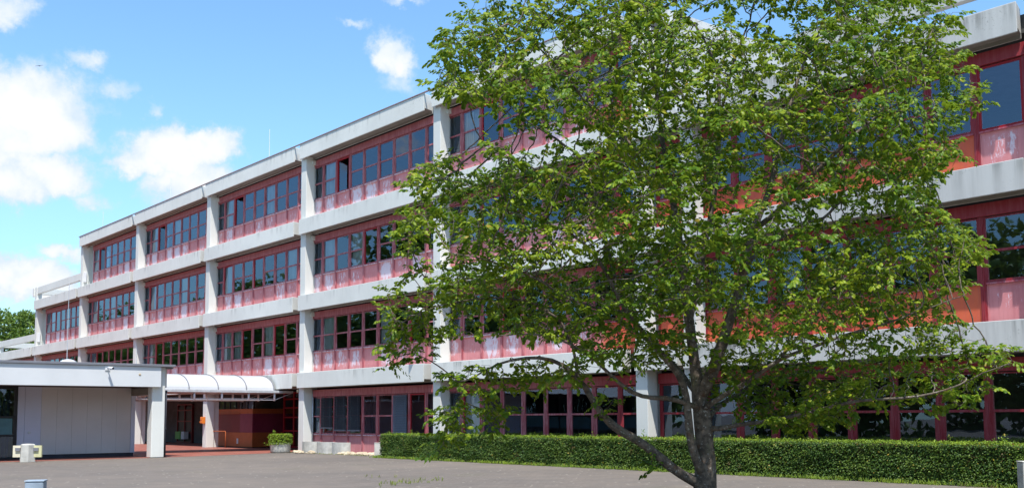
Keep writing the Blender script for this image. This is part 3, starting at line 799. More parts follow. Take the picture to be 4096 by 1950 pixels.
# ------------------------------------------------------------------ leaves
def leaf_cloud(name, P, Dir, Nrm, L, W, mat, parent=None, droop=.25):
    """many small folded obovate leaves: P base points, Dir long axes, Nrm face normals (n x 3)"""
    n = len(P); Dir = Dir/np.linalg.norm(Dir, axis=1)[:, None]
    S = np.cross(Dir, Nrm); S /= np.linalg.norm(S, axis=1)[:, None]+1e-9
    N = np.cross(S, Dir)
    L = L[:, None]; W = W[:, None]
    def pt(a, b_, c): return P+Dir*(L*a)+S*(W*b_)+N*(L*c)
    V = np.stack([pt(0, 0, 0), pt(.35, .40, -.02), pt(.70, .45, -.05-.3*droop), pt(1., 0, -.55*droop), pt(.70, -.45, -.05-.3*droop), pt(.35, -.40, -.02), pt(.55, 0, .07)], 1)
    faces = np.array([0, 1, 6, 1, 2, 6, 2, 3, 6, 3, 4, 6, 4, 5, 6, 5, 0, 6])
    nf = 6
    me = bpy.data.meshes.new(name)
    me.vertices.add(n*7); me.vertices.foreach_set('co', V.reshape(-1))
    idx = (np.arange(n)[:, None]*7+faces[None, :]).reshape(-1)
    me.loops.add(len(idx)); me.loops.foreach_set('vertex_index', idx.astype(np.int32))
    me.polygons.add(n*nf); me.polygons.foreach_set('loop_start', np.arange(0, n*nf*3, 3, dtype=np.int32))
    me.polygons.foreach_set('use_smooth', np.ones(n*nf, dtype=bool))
    me.materials.append(mat); me.update(calc_edges=True); me.validate()
    o = bpy.data.objects.new(name, me); COL.objects.link(o)
    if parent: o.parent = parent
    return o

def unit(n): 
    v = rng.normal(size=(n, 3)); return v/np.linalg.norm(v, axis=1)[:, None]

# hedge: dark core plus leaf skin
hx0, hx1, hy0, hy1, hz = 22.12, 23.10, 8.6, 34.95, .90
hed = empty('hedge', ((hx0+hx1)/2, 22, 0)); tag(hed, 'long clipped green hedge running along the facade behind the tree', 'hedge')
b = MB(); ny = 90
for i in range(ny):
    pass
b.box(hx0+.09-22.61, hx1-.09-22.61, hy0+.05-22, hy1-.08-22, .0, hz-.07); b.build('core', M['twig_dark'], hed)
def hedge_skin():
    nf, nt, ne = 52000, 15000, 2600
    y = rng.uniform(hy0, hy1, nf); z = rng.uniform(.02, hz, nf)**1.0
    wob = np.array([mnoise.noise(Vector((q*1.1, w*2.2, 3.))) for q, w in zip(y, z)])*.07
    Pf = np.stack([hx0+.02-wob+rng.exponential(.035, nf), y, z], 1)
    Df = unit(nf)*.7+np.array([-.55, 0, -.25]); Nf = unit(nf)*.55+np.array([-.75, 0, .55])
    x = rng.uniform(hx0, hx1, nt); yt = rng.uniform(hy0, hy1, nt)
    w2 = np.array([mnoise.noise(Vector((q*1.7, w*1.2, 9.))) for q, w in zip(x, yt)])*.05
    Pt = np.stack([x, yt, hz+w2-rng.exponential(.02, nt)+.015], 1)
    Dt = unit(nt)+np.array([-.15, 0, .35]); Nt = unit(nt)*.5+np.array([-.1, 0, 1.])
    ye = hy1+rng.normal(0, .03, ne); Pe = np.stack([rng.uniform(hx0, hx1, ne), ye, rng.uniform(.02, hz, ne)], 1)
    De = unit(ne)*.7+np.array([0, .5, -.2]); Ne = unit(ne)*.5+np.array([0, .8, .5])
    o1 = leaf_cloud('foliage', np.concatenate([Pf, Pe])-[22.61, 22, 0], np.concatenate([Df, De]), np.concatenate([Nf, Ne]), rng.uniform(.035, .075, nf+ne), rng.uniform(.022, .042, nf+ne), M['hedge_leaf'], hed)
    # stray shoots rising from the top
    ns = 170; sh = []; sd = []
    for _ in range(ns):
        bx, by = rng.uniform(hx0, hx1), rng.uniform(hy0, hy1); hgt = rng.exponential(.045)+.02
        for q in range(int(3+hgt*60)):
            sh.append((bx+rng.normal(0, .02), by+rng.normal(0, .02), hz+hgt*rng.random())); sd.append(rng.normal(0, 1, 3)+[0, 0, .6])
    sh = np.array(sh); sd = np.array(sd)
    Pa = np.concatenate([Pt, sh]); Da = np.concatenate([Dt, sd]); Na = np.concatenate([Nt, unit(len(sh))*.6+np.array([0, 0, 1.])])
    leaf_cloud('lit_top_foliage', Pa-[22.61, 22, 0], Da, Na, rng.uniform(.03, .065, len(Pa)), rng.uniform(.02, .038, len(Pa)), M['hedge_top'], hed)  # top leaves and shoots in the greens brightened for sunlight
hedge_skin()
# weeds at the hedge foot and tufts in the paving
def grass_blades(name, pts, hmin, hmax, mat, spread=.05):
    P = []; Dd = []
    for x, y, k in pts:
        for _ in range(k):
            P.append((x+rng.normal(0, spread), y+rng.normal(0, spread), 0.)); Dd.append((rng.normal(0, .35), rng.normal(0, .35), 1))
    n = len(P)
    return leaf_cloud(name, np.array(P), np.array(Dd, float), unit(n)*.4+np.array([-.7, -.7, .2]), rng.uniform(hmin, hmax, n), rng.uniform(.008, .018, n), mat, droop=.3)
pts = [(22.05-abs(rng.normal(0, .07)), rng.uniform(9, 35.6), int(rng.integers(2, 9))) for _ in range(520)]+[(22.35+rng.uniform(0, .7), 35.15+rng.random()*.5, 6) for _ in range(30)]
tag(grass_blades('weeds', pts, .04, .14, M['hedge_top']), 'short weeds and grass growing along the foot of the hedge', 'weeds', kind='stuff')
pts = []
for cx, cy_, n in ((14.15, 20.95, 16), (15.0, 21.3, 8), (13.3, 20.6, 7), (14.6, 23.4, 4)):
    for _ in range(n): pts.append((cx+rng.normal(0, .35), cy_+rng.normal(0, .25), int(rng.integers(2, 7))))
tag(grass_blades('grass_tufts', pts, .03, .13, M['grass'], .025), 'sparse grass tufts growing in the joints of the grey paving', 'grass', kind='stuff')
pts = [(22.95-rng.random()*.3, rng.uniform(37, 43.6), int(rng.integers(2, 6))) for _ in range(90)]
tag(grass_blades('wall_weeds', pts, .02, .07, M['grass'], .04), 'yellowish weeds between the rocks at the foot of the wall', 'weeds', kind='stuff')
# clipped shrub in the planter
sh = empty('clipped_shrub', (22.3, 43.55, .42)); tag(sh, 'small clipped box shrub growing in the round concrete planter', 'shrub')
b = MB(); b.lathe([(.36, 0), (.43, .08), (.43, .28), (.38, .33), (.02, .34)], 20); b.build('core', M['twig_dark'], sh)
n = 2600; a = rng.uniform(0, 2*math.pi, n); side = rng.random(n) < .62
rr = np.where(side, .475+rng.normal(0, .02, n), .475*np.sqrt(rng.random(n))); zz = np.where(side, rng.uniform(-.02, .37, n), .37+rng.normal(0, .015, n))
P = np.stack([rr*np.cos(a), rr*np.sin(a), zz], 1); out = np.stack([np.cos(a), np.sin(a), np.where(side, .3, 2.)], 1)
tip = np.stack([-.25+rng.normal(0, .03, 60), .12+rng.normal(0, .03, 60), .36+rng.random(60)*.22], 1)
low = np.stack([rng.normal(-.2, .22, 120)-.22, rng.normal(-.2, .22, 120), rng.uniform(-.08, .05, 120)], 1)
P = np.concatenate([P, tip, low]); out = np.concatenate([out, unit(60)+[0, 0, .6], unit(120)+[0, 0, .5]]); n = len(P)
leaf_cloud('foliage', P, unit(n)+out*.6, unit(n)*.5+out, rng.uniform(.04, .075, n), rng.uniform(.025, .042, n), M['hedge_top'], sh)

# ------------------------------------------------------------------ the big tree in front
DT = 15.5; TS = DT/21
K = 4096/2576
SKEL = [  # name-free limbs: (pixel x, pixel y, depth offset, radius)
 [(2812,2090,0,.30),(2814,2040,0,.25),(2818,1985,0,.225),(2822,1900,0,.205),(2826,1850,0,.195),(2822,1780,.02,.185),(2812,1700,.05,.185),(2806,1640,.05,.175),(2800,1580,.08,.15)],
 [(2800,1580,.08,.15),(2784,1500,.1,.115),(2776,1440,.1,.105),(2766,1350,.15,.10),(2756,1290,.2,.095),(2748,1200,.3,.09),(2735,1080,.35,.08),(2712,940,.3,.07),(2690,800,.2,.06),(2660,640,.2,.052),(2640,477,.1,.042),(2610,257,0,.032),(2590,80,0,.02),(2580,-120,0,.012)],
 [(2800,1580,.08,.13),(2845,1510,-.1,.12),(2870,1440,-.2,.11),(2890,1370,-.3,.105),(2908,1310,-.35,.10),(2935,1230,-.4,.095),(2960,1150,-.4,.09),(2976,1060,-.4,.085),(2988,980,-.4,.08),(3010,920,-.4,.07)],
 [(3010,920,-.4,.06),(3035,870,-.3,.058),(3070,790,-.2,.055),(3100,660,0,.05),(3131,543,.2,.042),(3170,380,.4,.034),(3217,246,.5,.026),(3300,86,.5,.018),(3340,-40,.5,.01)],
 [(3010,920,-.4,.06),(3085,874,-.7,.05),(3150,800,-1.,.045),(3216,730,-1.2,.042),(3300,652,-1.5,.036),(3422,530,-1.8,.028),(3560,430,-2.,.02),(3690,380,-2.1,.012)],
 [(3085,874,-.7,.035),(3104,857,-.2,.035),(3259,690,.6,.03),(3420,600,1.2,.022),(3600,480,1.6,.014)],
 [(2976,1060,-.4,.05),(3080,980,.5,.042),(3200,900,1.,.036),(3292,873,1.2,.03),(3390,780,1.5,.024),(3560,720,1.8,.015),(3720,660,2.,.01)],
 [(2756,1290,.2,.065),(2790,1150,.6,.06),(2830,930,.9,.055),(2874,700,1.,.048),(2874,457,1.,.04),(2880,285,1.,.034),(2851,228,1.,.03),(2811,137,1.,.025),(2743,46,1.,.018),(2700,-60,1.,.01)],
 [(2874,500,1.,.035),(2897,400,.8,.032),(2931,257,.7,.027),(2965,166,.6,.022),(3000,86,.6,.018),(3022,-30,.6,.01)],
 # lowest left limb, rising in a long curve
 [(2818,1945,0,.13),(2771,1928,-.1,.105),(2720,1895,-.2,.10),(2667,1862,-.3,.095),(2643,1824,-.35,.092),(2563,1763,-.5,.085),(2453,1714,-.7,.078),(2398,1671,-.8,.07),(2373,1604,-.8,.062),(2349,1543,-.8,.055),(2312,1494,-.8,.05),(2255,1440,-.9,.042),(2160,1420,-.9,.032),(2050,1430,-.9,.024),(1940,1470,-.8,.018),(1860,1540,-.8,.012),(1800,1640,-.8,.008)],
 [(2312,1494,-.8,.035),(2290,1380,-.6,.032),(2230,1270,-.6,.028),(2110,1200,-.8,.022),(1960,1190,-1.,.016),(1800,1210,-1.2,.012),(1660,1260,-1.4,.008)],
 # second stem hugging the trunk, then going left
 [(2815,1900,-.1,.10),(2782,1849,-.25,.085),(2755,1751,-.3,.08),(2753,1628,-.3,.075),(2741,1537,-.3,.07),(2722,1494,-.3,.066),(2692,1465,-.35,.06),(2630,1408,-.5,.054),(2594,1347,-.6,.05),(2560,1310,-.7,.046),(2502,1250,-.8,.042),(2440,1120,-1.,.036),(2380,1010,-1.2,.03),(2290,930,-1.4,.024),(2180,880,-1.6,.018),(2040,860,-1.8,.012)],
 [(2594,1347,-.6,.042),(2583,1340,-.6,.042),(2494,1234,-.2,.038),(2441,1034,.2,.034),(2395,820,.5,.03),(2339,640,.8,.026),(2228,557,1.,.022),(2114,488,1.1,.017),(2045,431,1.2,.013),(1965,300,1.3,.008)],
 [(2502,1250,-.8,.03),(2380,1230,-1.4,.026),(2250,1180,-2.,.022),(2100,1090,-2.5,.017),(1950,1040,-2.8,.012),(1800,1010,-3.,.008)],
 # thin limb left at head height
 [(2790,1625,-.15,.06),(2753,1610,-.3,.05),(2667,1589,-.7,.046),(2575,1592,-1.1,.042),(2526,1579,-1.3,.04),(2496,1549,-1.4,.037),(2441,1506,-1.6,.033),(2410,1463,-1.7,.03),(2380,1426,-1.8,.027),(2337,1408,-1.9,.024),(2240,1350,-2.2,.018),(2120,1330,-2.5,.012),(2000,1340,-2.7,.008)],
 # right limbs
 [(2815,1630,-.05,.07),(2839,1616,-.2,.058),(2881,1586,-.4,.052),(2949,1549,-.7,.048),(3028,1515,-1.,.044),(3059,1463,-1.1,.04),(3126,1426,-1.3,.036),(3250,1390,-1.6,.03),(3400,1330,-1.9,.024),(3560,1290,-2.2,.018),(3720,1230,-2.4,.012),(3860,1180,-2.5,.008)],
 [(3126,1426,-1.3,.03),(3240,1290,-1.,.028),(3330,1160,-.8,.024),(3480,1050,-.6,.018),(3650,980,-.4,.012),(3800,950,-.2,.008)],
 [(2840,1735,0,.06),(2870,1715,-.15,.05),(2912,1702,-.3,.046),(2973,1690,-.5,.042),(3096,1683,-.9,.037),(3260,1640,-1.3,.032),(3439,1598,-1.7,.027),(3560,1592,-2.,.023),(3667,1590,-2.2,.02),(3805,1560,-2.4,.015),(3930,1490,-2.6,.011),(4040,1450,-2.7,.007)],
 [(2806,1690,.1,.055),(2900,1600,.9,.05),(3020,1530,1.7,.042),(3160,1500,2.4,.034),(3320,1470,3.,.025),(3480,1440,3.4,.016)],
 [(2800,1600,.15,.055),(2720,1480,1.,.05),(2620,1380,1.8,.042),(2480,1280,2.4,.034),(2320,1220,2.9,.026),(2150,1180,3.2,.016)],
 [(2690,800,.2,.04),(2560,640,.5,.034),(2470,500,.7,.03),(2434,382,.8,.026),(2441,220,.8,.02),(2375,147,.8,.016),(2324,37,.8,.01)],
 [(2560,640,.5,.03),(2440,500,-.2,.026),(2339,404,-.6,.023),(2258,294,-.9,.019),(2140,176,-1.1,.014),(2060,110,-1.2,.009)],
 [(2395,820,.5,.022),(2300,760,.2,.02),(2180,690,.0,.016),(2060,640,-.2,.012),(1930,590,-.3,.008)],
]
POLY = [(1100,93),(1137,53),(1184,13),(1230,-60),(1400,-150),(1700,-210),(2000,-190),(2250,-110),(2397,0),(2431,33),(2391,63),(2400,110),(2444,140),(2424,173),(2477,227),(2471,273),(2424,300),(2377,347),(2431,393),(2364,427),(2350,493),(2411,533),(2437,573),(2491,633),(2477,660),(2417,680),(2431,720),(2377,740),(2400,800),(2470,830),(2520,805),(2545,880),(2572,950),(2480,985),(2400,1040),(2300,1030),(2180,1010),(2130,1060),(2000,1080),(1860,1060),(1815,940),(1720,890),(1640,905),(1560,930),(1480,890),(1400,860),(1250,835),(1120,850),(1100,900),(1060,960),(1010,1005),(972,985),(955,915),(965,845),(985,785),(957,733),(1010,693),(1057,667),(997,633),(1003,590),(1010,533),(1030,493),(1010,460),(1077,400),(1150,372),(1225,345),(1190,300),(1120,245),(1062,212),(1105,185),(1100,140)]
GAPS = [(1165,320,60,48,1.),(1260,310,70,42,.8),(1400,358,75,40,.85),(1330,345,50,30,.6),(1185,412,40,20,.4),(1480,360,40,30,.5),(1770,60,36,45,.85),(1915,70,45,50,.8),(2010,40,40,30,.6),(1700,285,32,36,.7),(1820,235,50,28,.7),(1985,225,70,30,.7),(1690,405,30,25,.6),(1905,455,80,30,.75),(2020,535,120,34,.75),(1650,520,20,30,.5),(1760,640,18,40,.4),(1250,880,170,32,.6),(1470,850,60,24,.5),(1560,890,60,30,.6),(1770,820,34,60,.7),(1990,870,110,25,.6),(2220,850,110,30,.65),(2430,760,60,28,.7),(2300,720,70,30,.6),(1080,650,30,40,.5),(1120,600,40,40,.45),(2440,500,60,40,.8),(1140,880,40,30,.6),(2330,210,40,26,.4),(2200,90,60,30,.4),(1560,640,22,26,.3),(1240,560,60,30,.35),(1420,780,50,30,.3),(2100,930,60,30,.5),(2250,950,80,40,.55),(1930,800,60,26,.4)]
EXTRA = [(1205,955,85,36,130,-.6),(1130,1060,45,50,90,-.8),(1240,1040,36,45,50,-.6),(1330,950,70,32,80,-.4),(1100,1125,20,22,16,-.7),(1440,940,60,26,60,-1.),(1520,1010,24,28,18,-.9),(1650,1165,22,16,10,-.5),(1790,970,24,40,20,.4),(2010,1040,110,40,150,1.2),(1900,960,70,70,150,1.4),(2090,960,60,50,80,1.5)]

def in_poly(x, y, P):
    c = np.zeros(len(x), bool); n = len(P)
    for i in range(n):
        (x0, y0), (x1, y1) = P[i], P[(i+1) % n]
        if y0 == y1: continue
        hit = ((y0 > y) != (y1 > y)) & (x < (x1-x0)*(y-y0)/(y1-y0)+x0)
        c ^= hit
    return c
def attractors(n):
    x = rng.uniform(950, 2580, n*4); y = rng.uniform(-215, 1085, n*4)
    ok = in_poly(x, y, POLY); x = x[ok]; y = y[ok]
    keep = np.ones(len(x))
    for gx, gy, rx, ry, w in GAPS:
        q = ((x-gx)/(rx*1.3))**2+((y-gy)/(ry*1.45))**2
        keep *= 1-w*np.clip(1.4-q, 0, 1)
    ok = rng.random(len(x)) < keep; x = x[ok]; y = y[ok]
    r_ = np.clip(((x-1760)/850)**2+((y-430)/700)**2, 0, 1)
    h = np.maximum(.6, 4.4*np.sqrt(1-r_))
    u_ = rng.uniform(-1, 1, len(x)); u_ = np.sign(u_)*np.abs(u_)**.8
    d = DT+u_*h*TS
    P = np.array([at(a*K, b_*K, c) for a, b_, c in zip(x, y, d)])
    # layered clumps
    nz = np.array([mnoise.noise(Vector((p[0]*.62/TS, p[1]*.62/TS, p[2]*1.6/TS))) for p in P])
    P = P[nz > -.03+.05*rng.normal(size=len(P))]
    if len(P) > n: P = P[rng.permutation(len(P))[:n]]
    ex = []
    for cx, cy_, rx, ry, m_, dd in EXTRA:
        for _ in range(m_):
            a, q = rng.uniform(0, 6.283), math.sqrt(rng.random())
            ex.append(at((cx+rx*q*math.cos(a))*K, (cy_+ry*q*math.sin(a))*K, DT+(dd+rng.normal(0, .35))*TS))
    return np.concatenate([P, np.array([list(e) for e in ex])])

def grow_tree():
    nodes = []; par = []; rad0 = []
    def near(p):
        a = np.array(nodes); return int(np.argmin(((a-np.array(p))**2).sum(1)))
    for br in SKEL:
        pts = [(at(x, y, DT+d*TS), r_*TS) for x, y, d, r_ in br]
        prev = None
        if nodes: prev = near(pts[0][0]); 
        for i, (p, r_) in enumerate(pts):
            if prev is None:
                nodes.append(tuple(p)); par.append(-1); rad0.append(r_); prev = 0; last = p; lr = r_; continue
            q0 = Vector(nodes[prev]); L = (p-q0).length
            if i == 0 and L < .05: lr = r_; continue
            k = max(1, int(L/(.2*TS))); lr0 = rad0[prev] if i else r_
            if i == 1: lr0 = pts[0][1]
            for s_ in range(1, k+1):
                w = q0.lerp(p, s_/k)
                if s_ < k: w += Vector(rng.normal(0, .012*TS, 3))
                nodes.append(tuple(w)); par.append(prev); rad0.append(lr0+(r_-lr0)*s_/k); prev = len(nodes)-1
    nsk = len(nodes)
    A = attractors(11500)
    N = np.array(nodes); par = list(par)
    bd = np.full(len(A), 1e9); bi = np.zeros(len(A), int)
    def upd(i0, i1):
        for s_ in range(i0, i1, 400):
            e = min(i1, s_+400)
            D2 = ((A[:, None, :]-N[None, s_:e, :])**2).sum(2)
            j = D2.argmin(1); m_ = D2[np.arange(len(A)), j]; b_ = m_ < bd
            bd[b_] = m_[b_]; bi[b_] = j[b_]+s_
    upd(0, len(N)); step = .17*TS
    for it in range(70):
        live = (bd > (.145*TS)**2) & (bd < (3.2*TS)**2)
        if not live.any(): break
        ids = np.nonzero(live)[0]; dirs = A[ids]-N[bi[ids]]; dirs /= np.linalg.norm(dirs, axis=1)[:, None]
        acc = {}
        for q, dd in zip(bi[ids], dirs): acc.setdefault(q, []).append(dd)
        new = []; np_ = []
        for q, l in acc.items():
            v = np.mean(l, 0)+rng.normal(0, .13, 3); v[2] += .03
            nv = np.linalg.norm(v)
            if nv < 1e-3: continue
            new.append(N[q]+v/nv*step); np_.append(q)
        if not new: break
        new = np.array(new); i0 = len(N); N = np.concatenate([N, new]); par += [int(q) for q in np_]; upd(i0, len(N))
        if len(N) > 26000: break
    n = len(N); ch = [[] for _ in range(n)]
    for i, p in enumerate(par):
        if p >= 0: ch[p].append(i)
    rad = np.zeros(n)
    for i in range(n-1, -1, -1):
        rad[i] = .0042*TS if not ch[i] else sum(rad[c]**2.35 for c in ch[i])**(1/2.35)
        if i < nsk: rad[i] = max(rad0[i], min(rad[i], rad0[i]*1.05))
        else: rad[i] = min(rad[i], .028*TS)
    return N, par, ch, rad, nsk

N, par, ch, rad, nsk = grow_tree()
root = Vector(tuple(N[0])); rootg = Vector((root.x, root.y, 0))
tree = empty('deciduous_tree', rootg); tag(tree, 'large leafy tree with mottled multi-stemmed trunk standing in front of the facade', 'tree')
def wood():
    b = MB(); done = set()
    # chains: follow the thickest child
    starts = [(0, -1)]
    while starts:
        i, p = starts.pop()
        pts = []; rr = []
        if p >= 0: pts.append(N[p]); rr.append(min(rad[p], rad[i]*1.25))
        else: pts.append(N[0]-np.array([0, 0, N[0][2]+.15])); rr.append(rad[0]*1.35)
        c = i
        while True:
            pts.append(N[c]); rr.append(rad[c])
            if not ch[c]: break
            o = sorted(ch[c], key=lambda q: -rad[q])
            for q in o[1:]: starts.append((q, c))
            c = o[0]
        ns = 14 if rr[0] > .08 else 9 if rr[0] > .04 else 6 if rr[0] > .015 else 4
        pts = [Vector(q)-rootg for q in pts]
        if rr[0] > .05:
            # smooth, then knobbly
            for _ in range(3):
                pts = [pts[0]]+[(pts[q-1]+pts[q]*2+pts[q+1])/4 for q in range(1, len(pts)-1)]+[pts[-1]]
            rr = [r_*(1+.13*mnoise.noise(q*2.6)) for r_, q in zip(rr, pts)]
        b.tube(pts, rr, ns)
    return b.build('trunk', M['bark'], tree, smooth=True)
wood()
def crown():
    P = []; Dd = []; Nn = []; Ls = []
    tips = [i for i in range(len(N)) if rad[i] < .0115*TS and i >= nsk]
    up = np.array([0, 0, 1.])
    for i in tips:
        p = N[i]; q = N[par[i]]; d = p-q; d = d/(np.linalg.norm(d)+1e-9)
        end = not ch[i]
        h = d*np.array([1, 1, .45]); h[2] += .05
        if np.linalg.norm(h) < .2: h = h+rng.normal(0, .3, 3)
        h /= np.linalg.norm(h)
        side = np.cross(h, up); side /= np.linalg.norm(side)+1e-9
        # the blades of one shoot lie nearly in one plane, tilted outwards
        pn = up+np.array([h[0], h[1], 0])*.55+rng.normal(0, .30, 3); pn /= np.linalg.norm(pn)
        L0 = rng.uniform(.086, .136)*TS
        k = rng.integers(10, 16) if end else rng.integers(3, 6)
        sl = rng.uniform(.16, .30)*TS if end else .17*TS
        o = p if end else q
        for m_ in range(k):
            f = m_/max(1, k-1)
            sg = 1 if m_ % 2 else -1
            spread = rng.uniform(.55, 1.25)*(1-.55*f) if end else rng.uniform(.8, 1.5)
            dr = h*math.cos(spread)+side*sg*math.sin(spread)+up*rng.normal(-.30, .22)
            base = o+h*sl*f*(1 if end else rng.random())-up*(.05*TS*f*f)+rng.normal(0, .012, 3)*TS
            P.append(base); Dd.append(dr); Nn.append(pn+rng.normal(0, .27, 3)); Ls.append(L0*rng.uniform(.72, 1.12))
    P = np.array(P); Ls = np.array(Ls)
    leaf_cloud('crown', P-np.array(rootg), np.array(Dd), np.array(Nn), Ls, Ls*rng.uniform(.52, .66, len(Ls)), M['leaf'], tree, .45)
    print('TREE nodes', len(N), 'tips', len(tips), 'leaves', len(P))
crown()

# ------------------------------------------------------------------ trees beyond the far end, reflected wood across the plaza
def far_tree(loc, h, r_, seed, label, n=12000, group=None):
    g = np.random.default_rng(seed)
    t = empty('far_tree', loc); tag(t, label, 'tree', group)
    b = MB(); b.tube([(0, 0, -.2), (.1, 0, h*.35), (0, .1, h*.8)], [.3, .22, .05], 8)
    for a in range(5):
        th = a*1.3+seed; b.tube([(0, 0, h*(.3+.08*a)), (math.cos(th)*r_*.6, math.sin(th)*r_*.6, h*(.5+.08*a))], [.12, .03], 6)
    b.build('trunk', M['bark'], t)
    C = []
    for _ in range(34):
        a = g.uniform(0, 6.28); z = g.uniform(.22, .97); rr = r_*math.sqrt(max(.05, 1-((z-.55)/.5)**2))*g.uniform(.35, .95)
        C.append((rr*math.cos(a), rr*math.sin(a), z*h, g.uniform(.5, 1.15)))
    C = np.array(C); k = g.integers(0, len(C), n); v = g.normal(size=(n, 3)); v /= np.linalg.norm(v, axis=1)[:, None]
    P = C[k, :3]+v*(C[k, 3]*r_*.34*g.uniform(.5, 1.05, n))[:, None]*np.array([1, 1, .8])
    leaf_cloud('crown', P, v*.6+g.normal(size=(n, 3))*.6, v*.7+g.normal(size=(n, 3))*.3+[0, 0, .6], g.uniform(.22, .42, n), g.uniform(.16, .28, n), M['far_leaf'], t)
    return t
for q, (px, py, d, h, r_, lab) in enumerate(((18, 1300, 122, 13.6, 4.6, 'green leafy tree beyond the stepped far end, at the left edge'), (100, 1300, 132, 15.2, 4.4, 'green leafy tree just left of the stepped building end'), (205, 1350, 140, 12.5, 4., 'small piece of green tree seen through the open corner of the stepped end'))):
    p = at(px, py, d); far_tree((p.x, p.y, 0), h, r_, q+3, lab)
# across the plaza: a wood outside the picture that the windows mirror
def wood_mass():
    g = np.random.default_rng(9); n = 95000
    C = []
    for i in range(420):
        t = g.uniform(52, 185); nn = g.uniform(-17, -5)
        hh = 15.5+9*mnoise.noise(Vector((t*.075, 1, 2)))
        C.append((nn, t, g.uniform(1.5, max(5, hh)), g.uniform(1.5, 2.9)))
    for i in range(220):
        t = g.uniform(0, 56); C.append((g.uniform(-32, -22), t, g.uniform(.8, 13+2.5*mnoise.noise(Vector((t*.2, 3, 2)))), g.uniform(1.6, 3.)))
    for i in range(170):
        nn = g.uniform(-30, 60); C.append((nn, g.uniform(-44, -32), g.uniform(.8, 11+2.5*mnoise.noise(Vector((nn*.2, 5, 2)))), g.uniform(1.8, 3.2)))
    C = np.array(C); k = g.integers(0, len(C), n); v = g.normal(size=(n, 3)); v /= np.linalg.norm(v, axis=1)[:, None]
    P = C[k, :3]+v*(C[k, 3]*g.uniform(.5, 1.05, n))[:, None]; P[:, 2] = np.maximum(P[:, 2], .1)
    o = leaf_cloud('woodland', P, v*.6+g.normal(size=(n, 3))*.6, v*.7+g.normal(size=(n, 3))*.3+[0, 0, .6], g.uniform(.5, .9, n), g.uniform(.35, .6, n), M['far_leaf'])
    tag(o, 'wood across the plaza that shows as green reflections in the windows', 'woodland', kind='stuff')
wood_mass()
# a bird gliding high on the left, wings level
b = MB()
b.tube([(-.16, 0, 0), (-.05, 0, .015), (.10, 0, .015), (.18, 0, 0)], [.008, .03, .03, .008], 8)
for sg in (-1, 1):
    up_ = [(.05, 0, .03), (-.05, 0, .03), (-.07, sg*.36, .012), (-.02, sg*.38, .014)]; dn_ = [(x, y, z-.012) for x, y, z in up_]
    b.quad(up_); b.quad(dn_[::-1])
    for q in range(4): b.quad([up_[q], dn_[q], dn_[(q+1) % 4], up_[(q+1) % 4]])
p = at(157, 264, 100); o = b.build('bird', simple('grey_plumage', (.30, .31, .34), .8, .1), loc=tuple(p)); o.rotation_euler = (R(-6), 0, YAW+R(90)); tag(o, 'small distant bird gliding in the blue sky at upper left', 'bird')

# ------------------------------------------------------------------ camera, light, sky
cam = bpy.data.cameras.new('camera'); co = bpy.data.objects.new('camera', cam); COL.objects.link(co)
cam.sensor_width = 36; cam.lens = FOC/4096*36; cam.clip_start = .1; cam.clip_end = 3000
cam.shift_y = (CY-975)/4096
mw = Matrix.Identity(4)
for i in range(3):
    mw[i][0] = CR[i]; mw[i][1] = CU[i]; mw[i][2] = -CF[i]
mw[2][3] = EYE; co.matrix_world = mw
scene.camera = co

SUN = Vector((.25, .36, -.9)).normalized()
l = bpy.data.lights.new('sun', 'SUN'); lo = bpy.data.objects.new('sun', l); COL.objects.link(lo)
l.energy = 4.4; l.angle = R(.55); l.color = (1, .97, .92)
lo.rotation_euler = SUN.to_track_quat('-Z', 'Y').to_euler(); lo.location = (-20, -20, 60)

w = bpy.data.worlds.new('World'); scene.world = w; w.use_nodes = True
class WT(NT):
    def __init__(s, w): s.t = w.node_tree; s.n = s.t.nodes; s.n.clear(); s.out = s.n.new('ShaderNodeOutputWorld')
W = WT(w)
sky = W.node('ShaderNodeTexSky', sky_type='NISHITA'); sky.sun_disc = False
sky.sun_elevation = math.asin(-SUN.z); sky.sun_rotation = math.atan2(-SUN.x, -SUN.y)
sky.altitude = 200; sky.air_density = 1.25; sky.dust_density = .6; sky.ozone_density = 1.6
dirv = W.node('ShaderNodeTexCoord').outputs['Generated']
dx, dy, dz = W.xyz(dirv)
az = W.math('MULTIPLY', W.math('ARCTAN2', dx, dy), 57.29578); el = W.math('MULTIPLY', W.math('ARCSINE', dz), 57.29578)
nsc = W.noise(dirv, 9, 7, .62); nsc2 = W.noise(W.scale(dirv, (1.7, 1.7, 1.7)), 3.1, 5, .6)
azw = W.math('ADD', W.math('ADD', az, W.math('MULTIPLY', W.math('SUBTRACT', W.noise(dirv, 14, 5), .5), 3.4)), W.math('MULTIPLY', W.math('SUBTRACT', W.noise(dirv, 45, 6, .65), .5), 2.2))
elw = W.math('ADD', W.math('ADD', el, W.math('MULTIPLY', W.math('SUBTRACT', nsc, .5), 3.0)), W.math('MULTIPLY', W.math('SUBTRACT', W.noise(W.scale(dirv, (1, -1, 1)), 38, 6, .65), .5), 2.2))
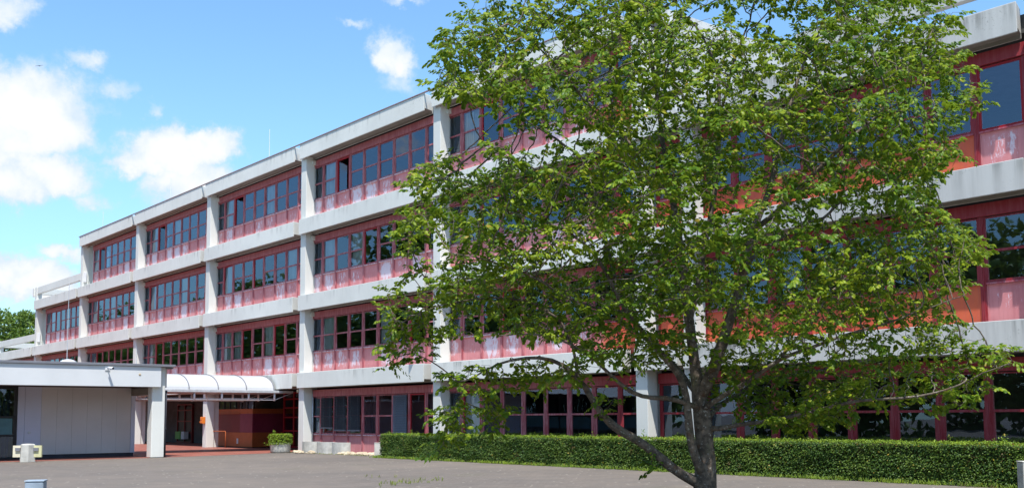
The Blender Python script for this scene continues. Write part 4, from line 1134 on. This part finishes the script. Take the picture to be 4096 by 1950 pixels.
CL = [(14.3,15.2,3.3,2.0,1.25),(13.0,13.6,2.6,1.8,1.1),(16.3,15.0,2.0,1.3,.8),(15.3,12.1,2.6,1.25,1.1),(13.2,11.4,2.4,1.3,1.0),(17.6,11.2,1.2,.7,.6),(21.6,13.5,2.7,1.25,1.3),(23.2,13.9,1.9,1.1,1.2),(19.6,13.2,1.5,.9,.9),(22.4,12.0,2.4,1.2,1.1),(21.5,11.2,1.6,.7,.7),(16.8,17.7,1.5,.7,.62),(18.5,16.7,1.5,.75,.5),(20.1,15.9,.8,.6,.42),(32.9,19.3,1.3,1.3,.85),(33.2,17.8,1.1,1.1,.42),(31.0,20.7,1.1,.5,.55),(13.4,19.6,1.5,1.3,.75),(33.4,21.9,1.8,.5,.6),(15.2,6.6,2.4,1.0,1.15),(16.1,8.0,1.6,.6,.8),(13.4,6.9,1.8,1.1,1.1),(26.,9.,5.,1.2,.35)]
tot = None
for a, e, ra, re, wt in CL:
    q = W.math('ADD', W.math('POWER', W.math('DIVIDE', W.math('ABSOLUTE', W.math('SUBTRACT', azw, a)), ra*1.06), 2.), W.math('POWER', W.math('DIVIDE', W.math('ABSOLUTE', W.math('SUBTRACT', elw, e)), re*1.06), 2.))
    g = W.math('MULTIPLY', W.math('EXPONENT', W.math('MULTIPLY', q, -1.)), wt)
    tot = g if tot is None else W.math('MAXIMUM', tot, g)
# scattered fair weather clouds over the rest of the sky
inview = W.math('MULTIPLY', W.ramp(az, 5., 9.), W.ramp(az, 88., 80.))
cov = W.math('MULTIPLY', W.math('SUBTRACT', 1., inview), W.ramp(nsc2, .50, .68))
tot = W.math('MAXIMUM', tot, cov)
nsc3 = W.noise(dirv, 26, 6, .62)
det = W.math('ADD', W.math('MULTIPLY', W.math('SUBTRACT', nsc, .5), .75), W.math('MULTIPLY', W.math('SUBTRACT', nsc3, .5), .7))
body = W.math('ADD', tot, det)
mask = W.math('MULTIPLY', W.ramp(body, .26, .74), W.ramp(tot, .05, .30))
skyc = W.mix(1., sky.outputs[0], (.74, .98, 1.15), 'MULTIPLY')
haze = W.ramp(el, 22., 0., 0., .34)
skyc = W.mix(haze, skyc, (2.3, 4.3, 5.3))
shade = W.math('ADD', W.math('MULTIPLY', body, .7), W.math('MULTIPLY', W.math('SUBTRACT', W.noise(W.comb(dx, dy, W.math('ADD', dz, -.012)), 9, 5), nsc), -1.6))
ccol = W.mix(W.ramp(shade, .2, .85), (3.35, 4.05, 5.0), (4.85, 4.95, 5.1))
fin = W.mix(mask, skyc, ccol)
bg = W.node('ShaderNodeBackground'); W.link(fin, bg.inputs[0]); bg.inputs[1].default_value = .14
W.link(bg.outputs[0], W.out.inputs[0])

vs = scene.view_settings
vs.view_transform = 'Standard'; vs.look = 'None'; vs.exposure = .58; vs.gamma = 1; vs.use_curve_mapping = False
scene.cycles.use_denoising = True
scene.cycles.max_bounces = 8; scene.cycles.transparent_max_bounces = 16
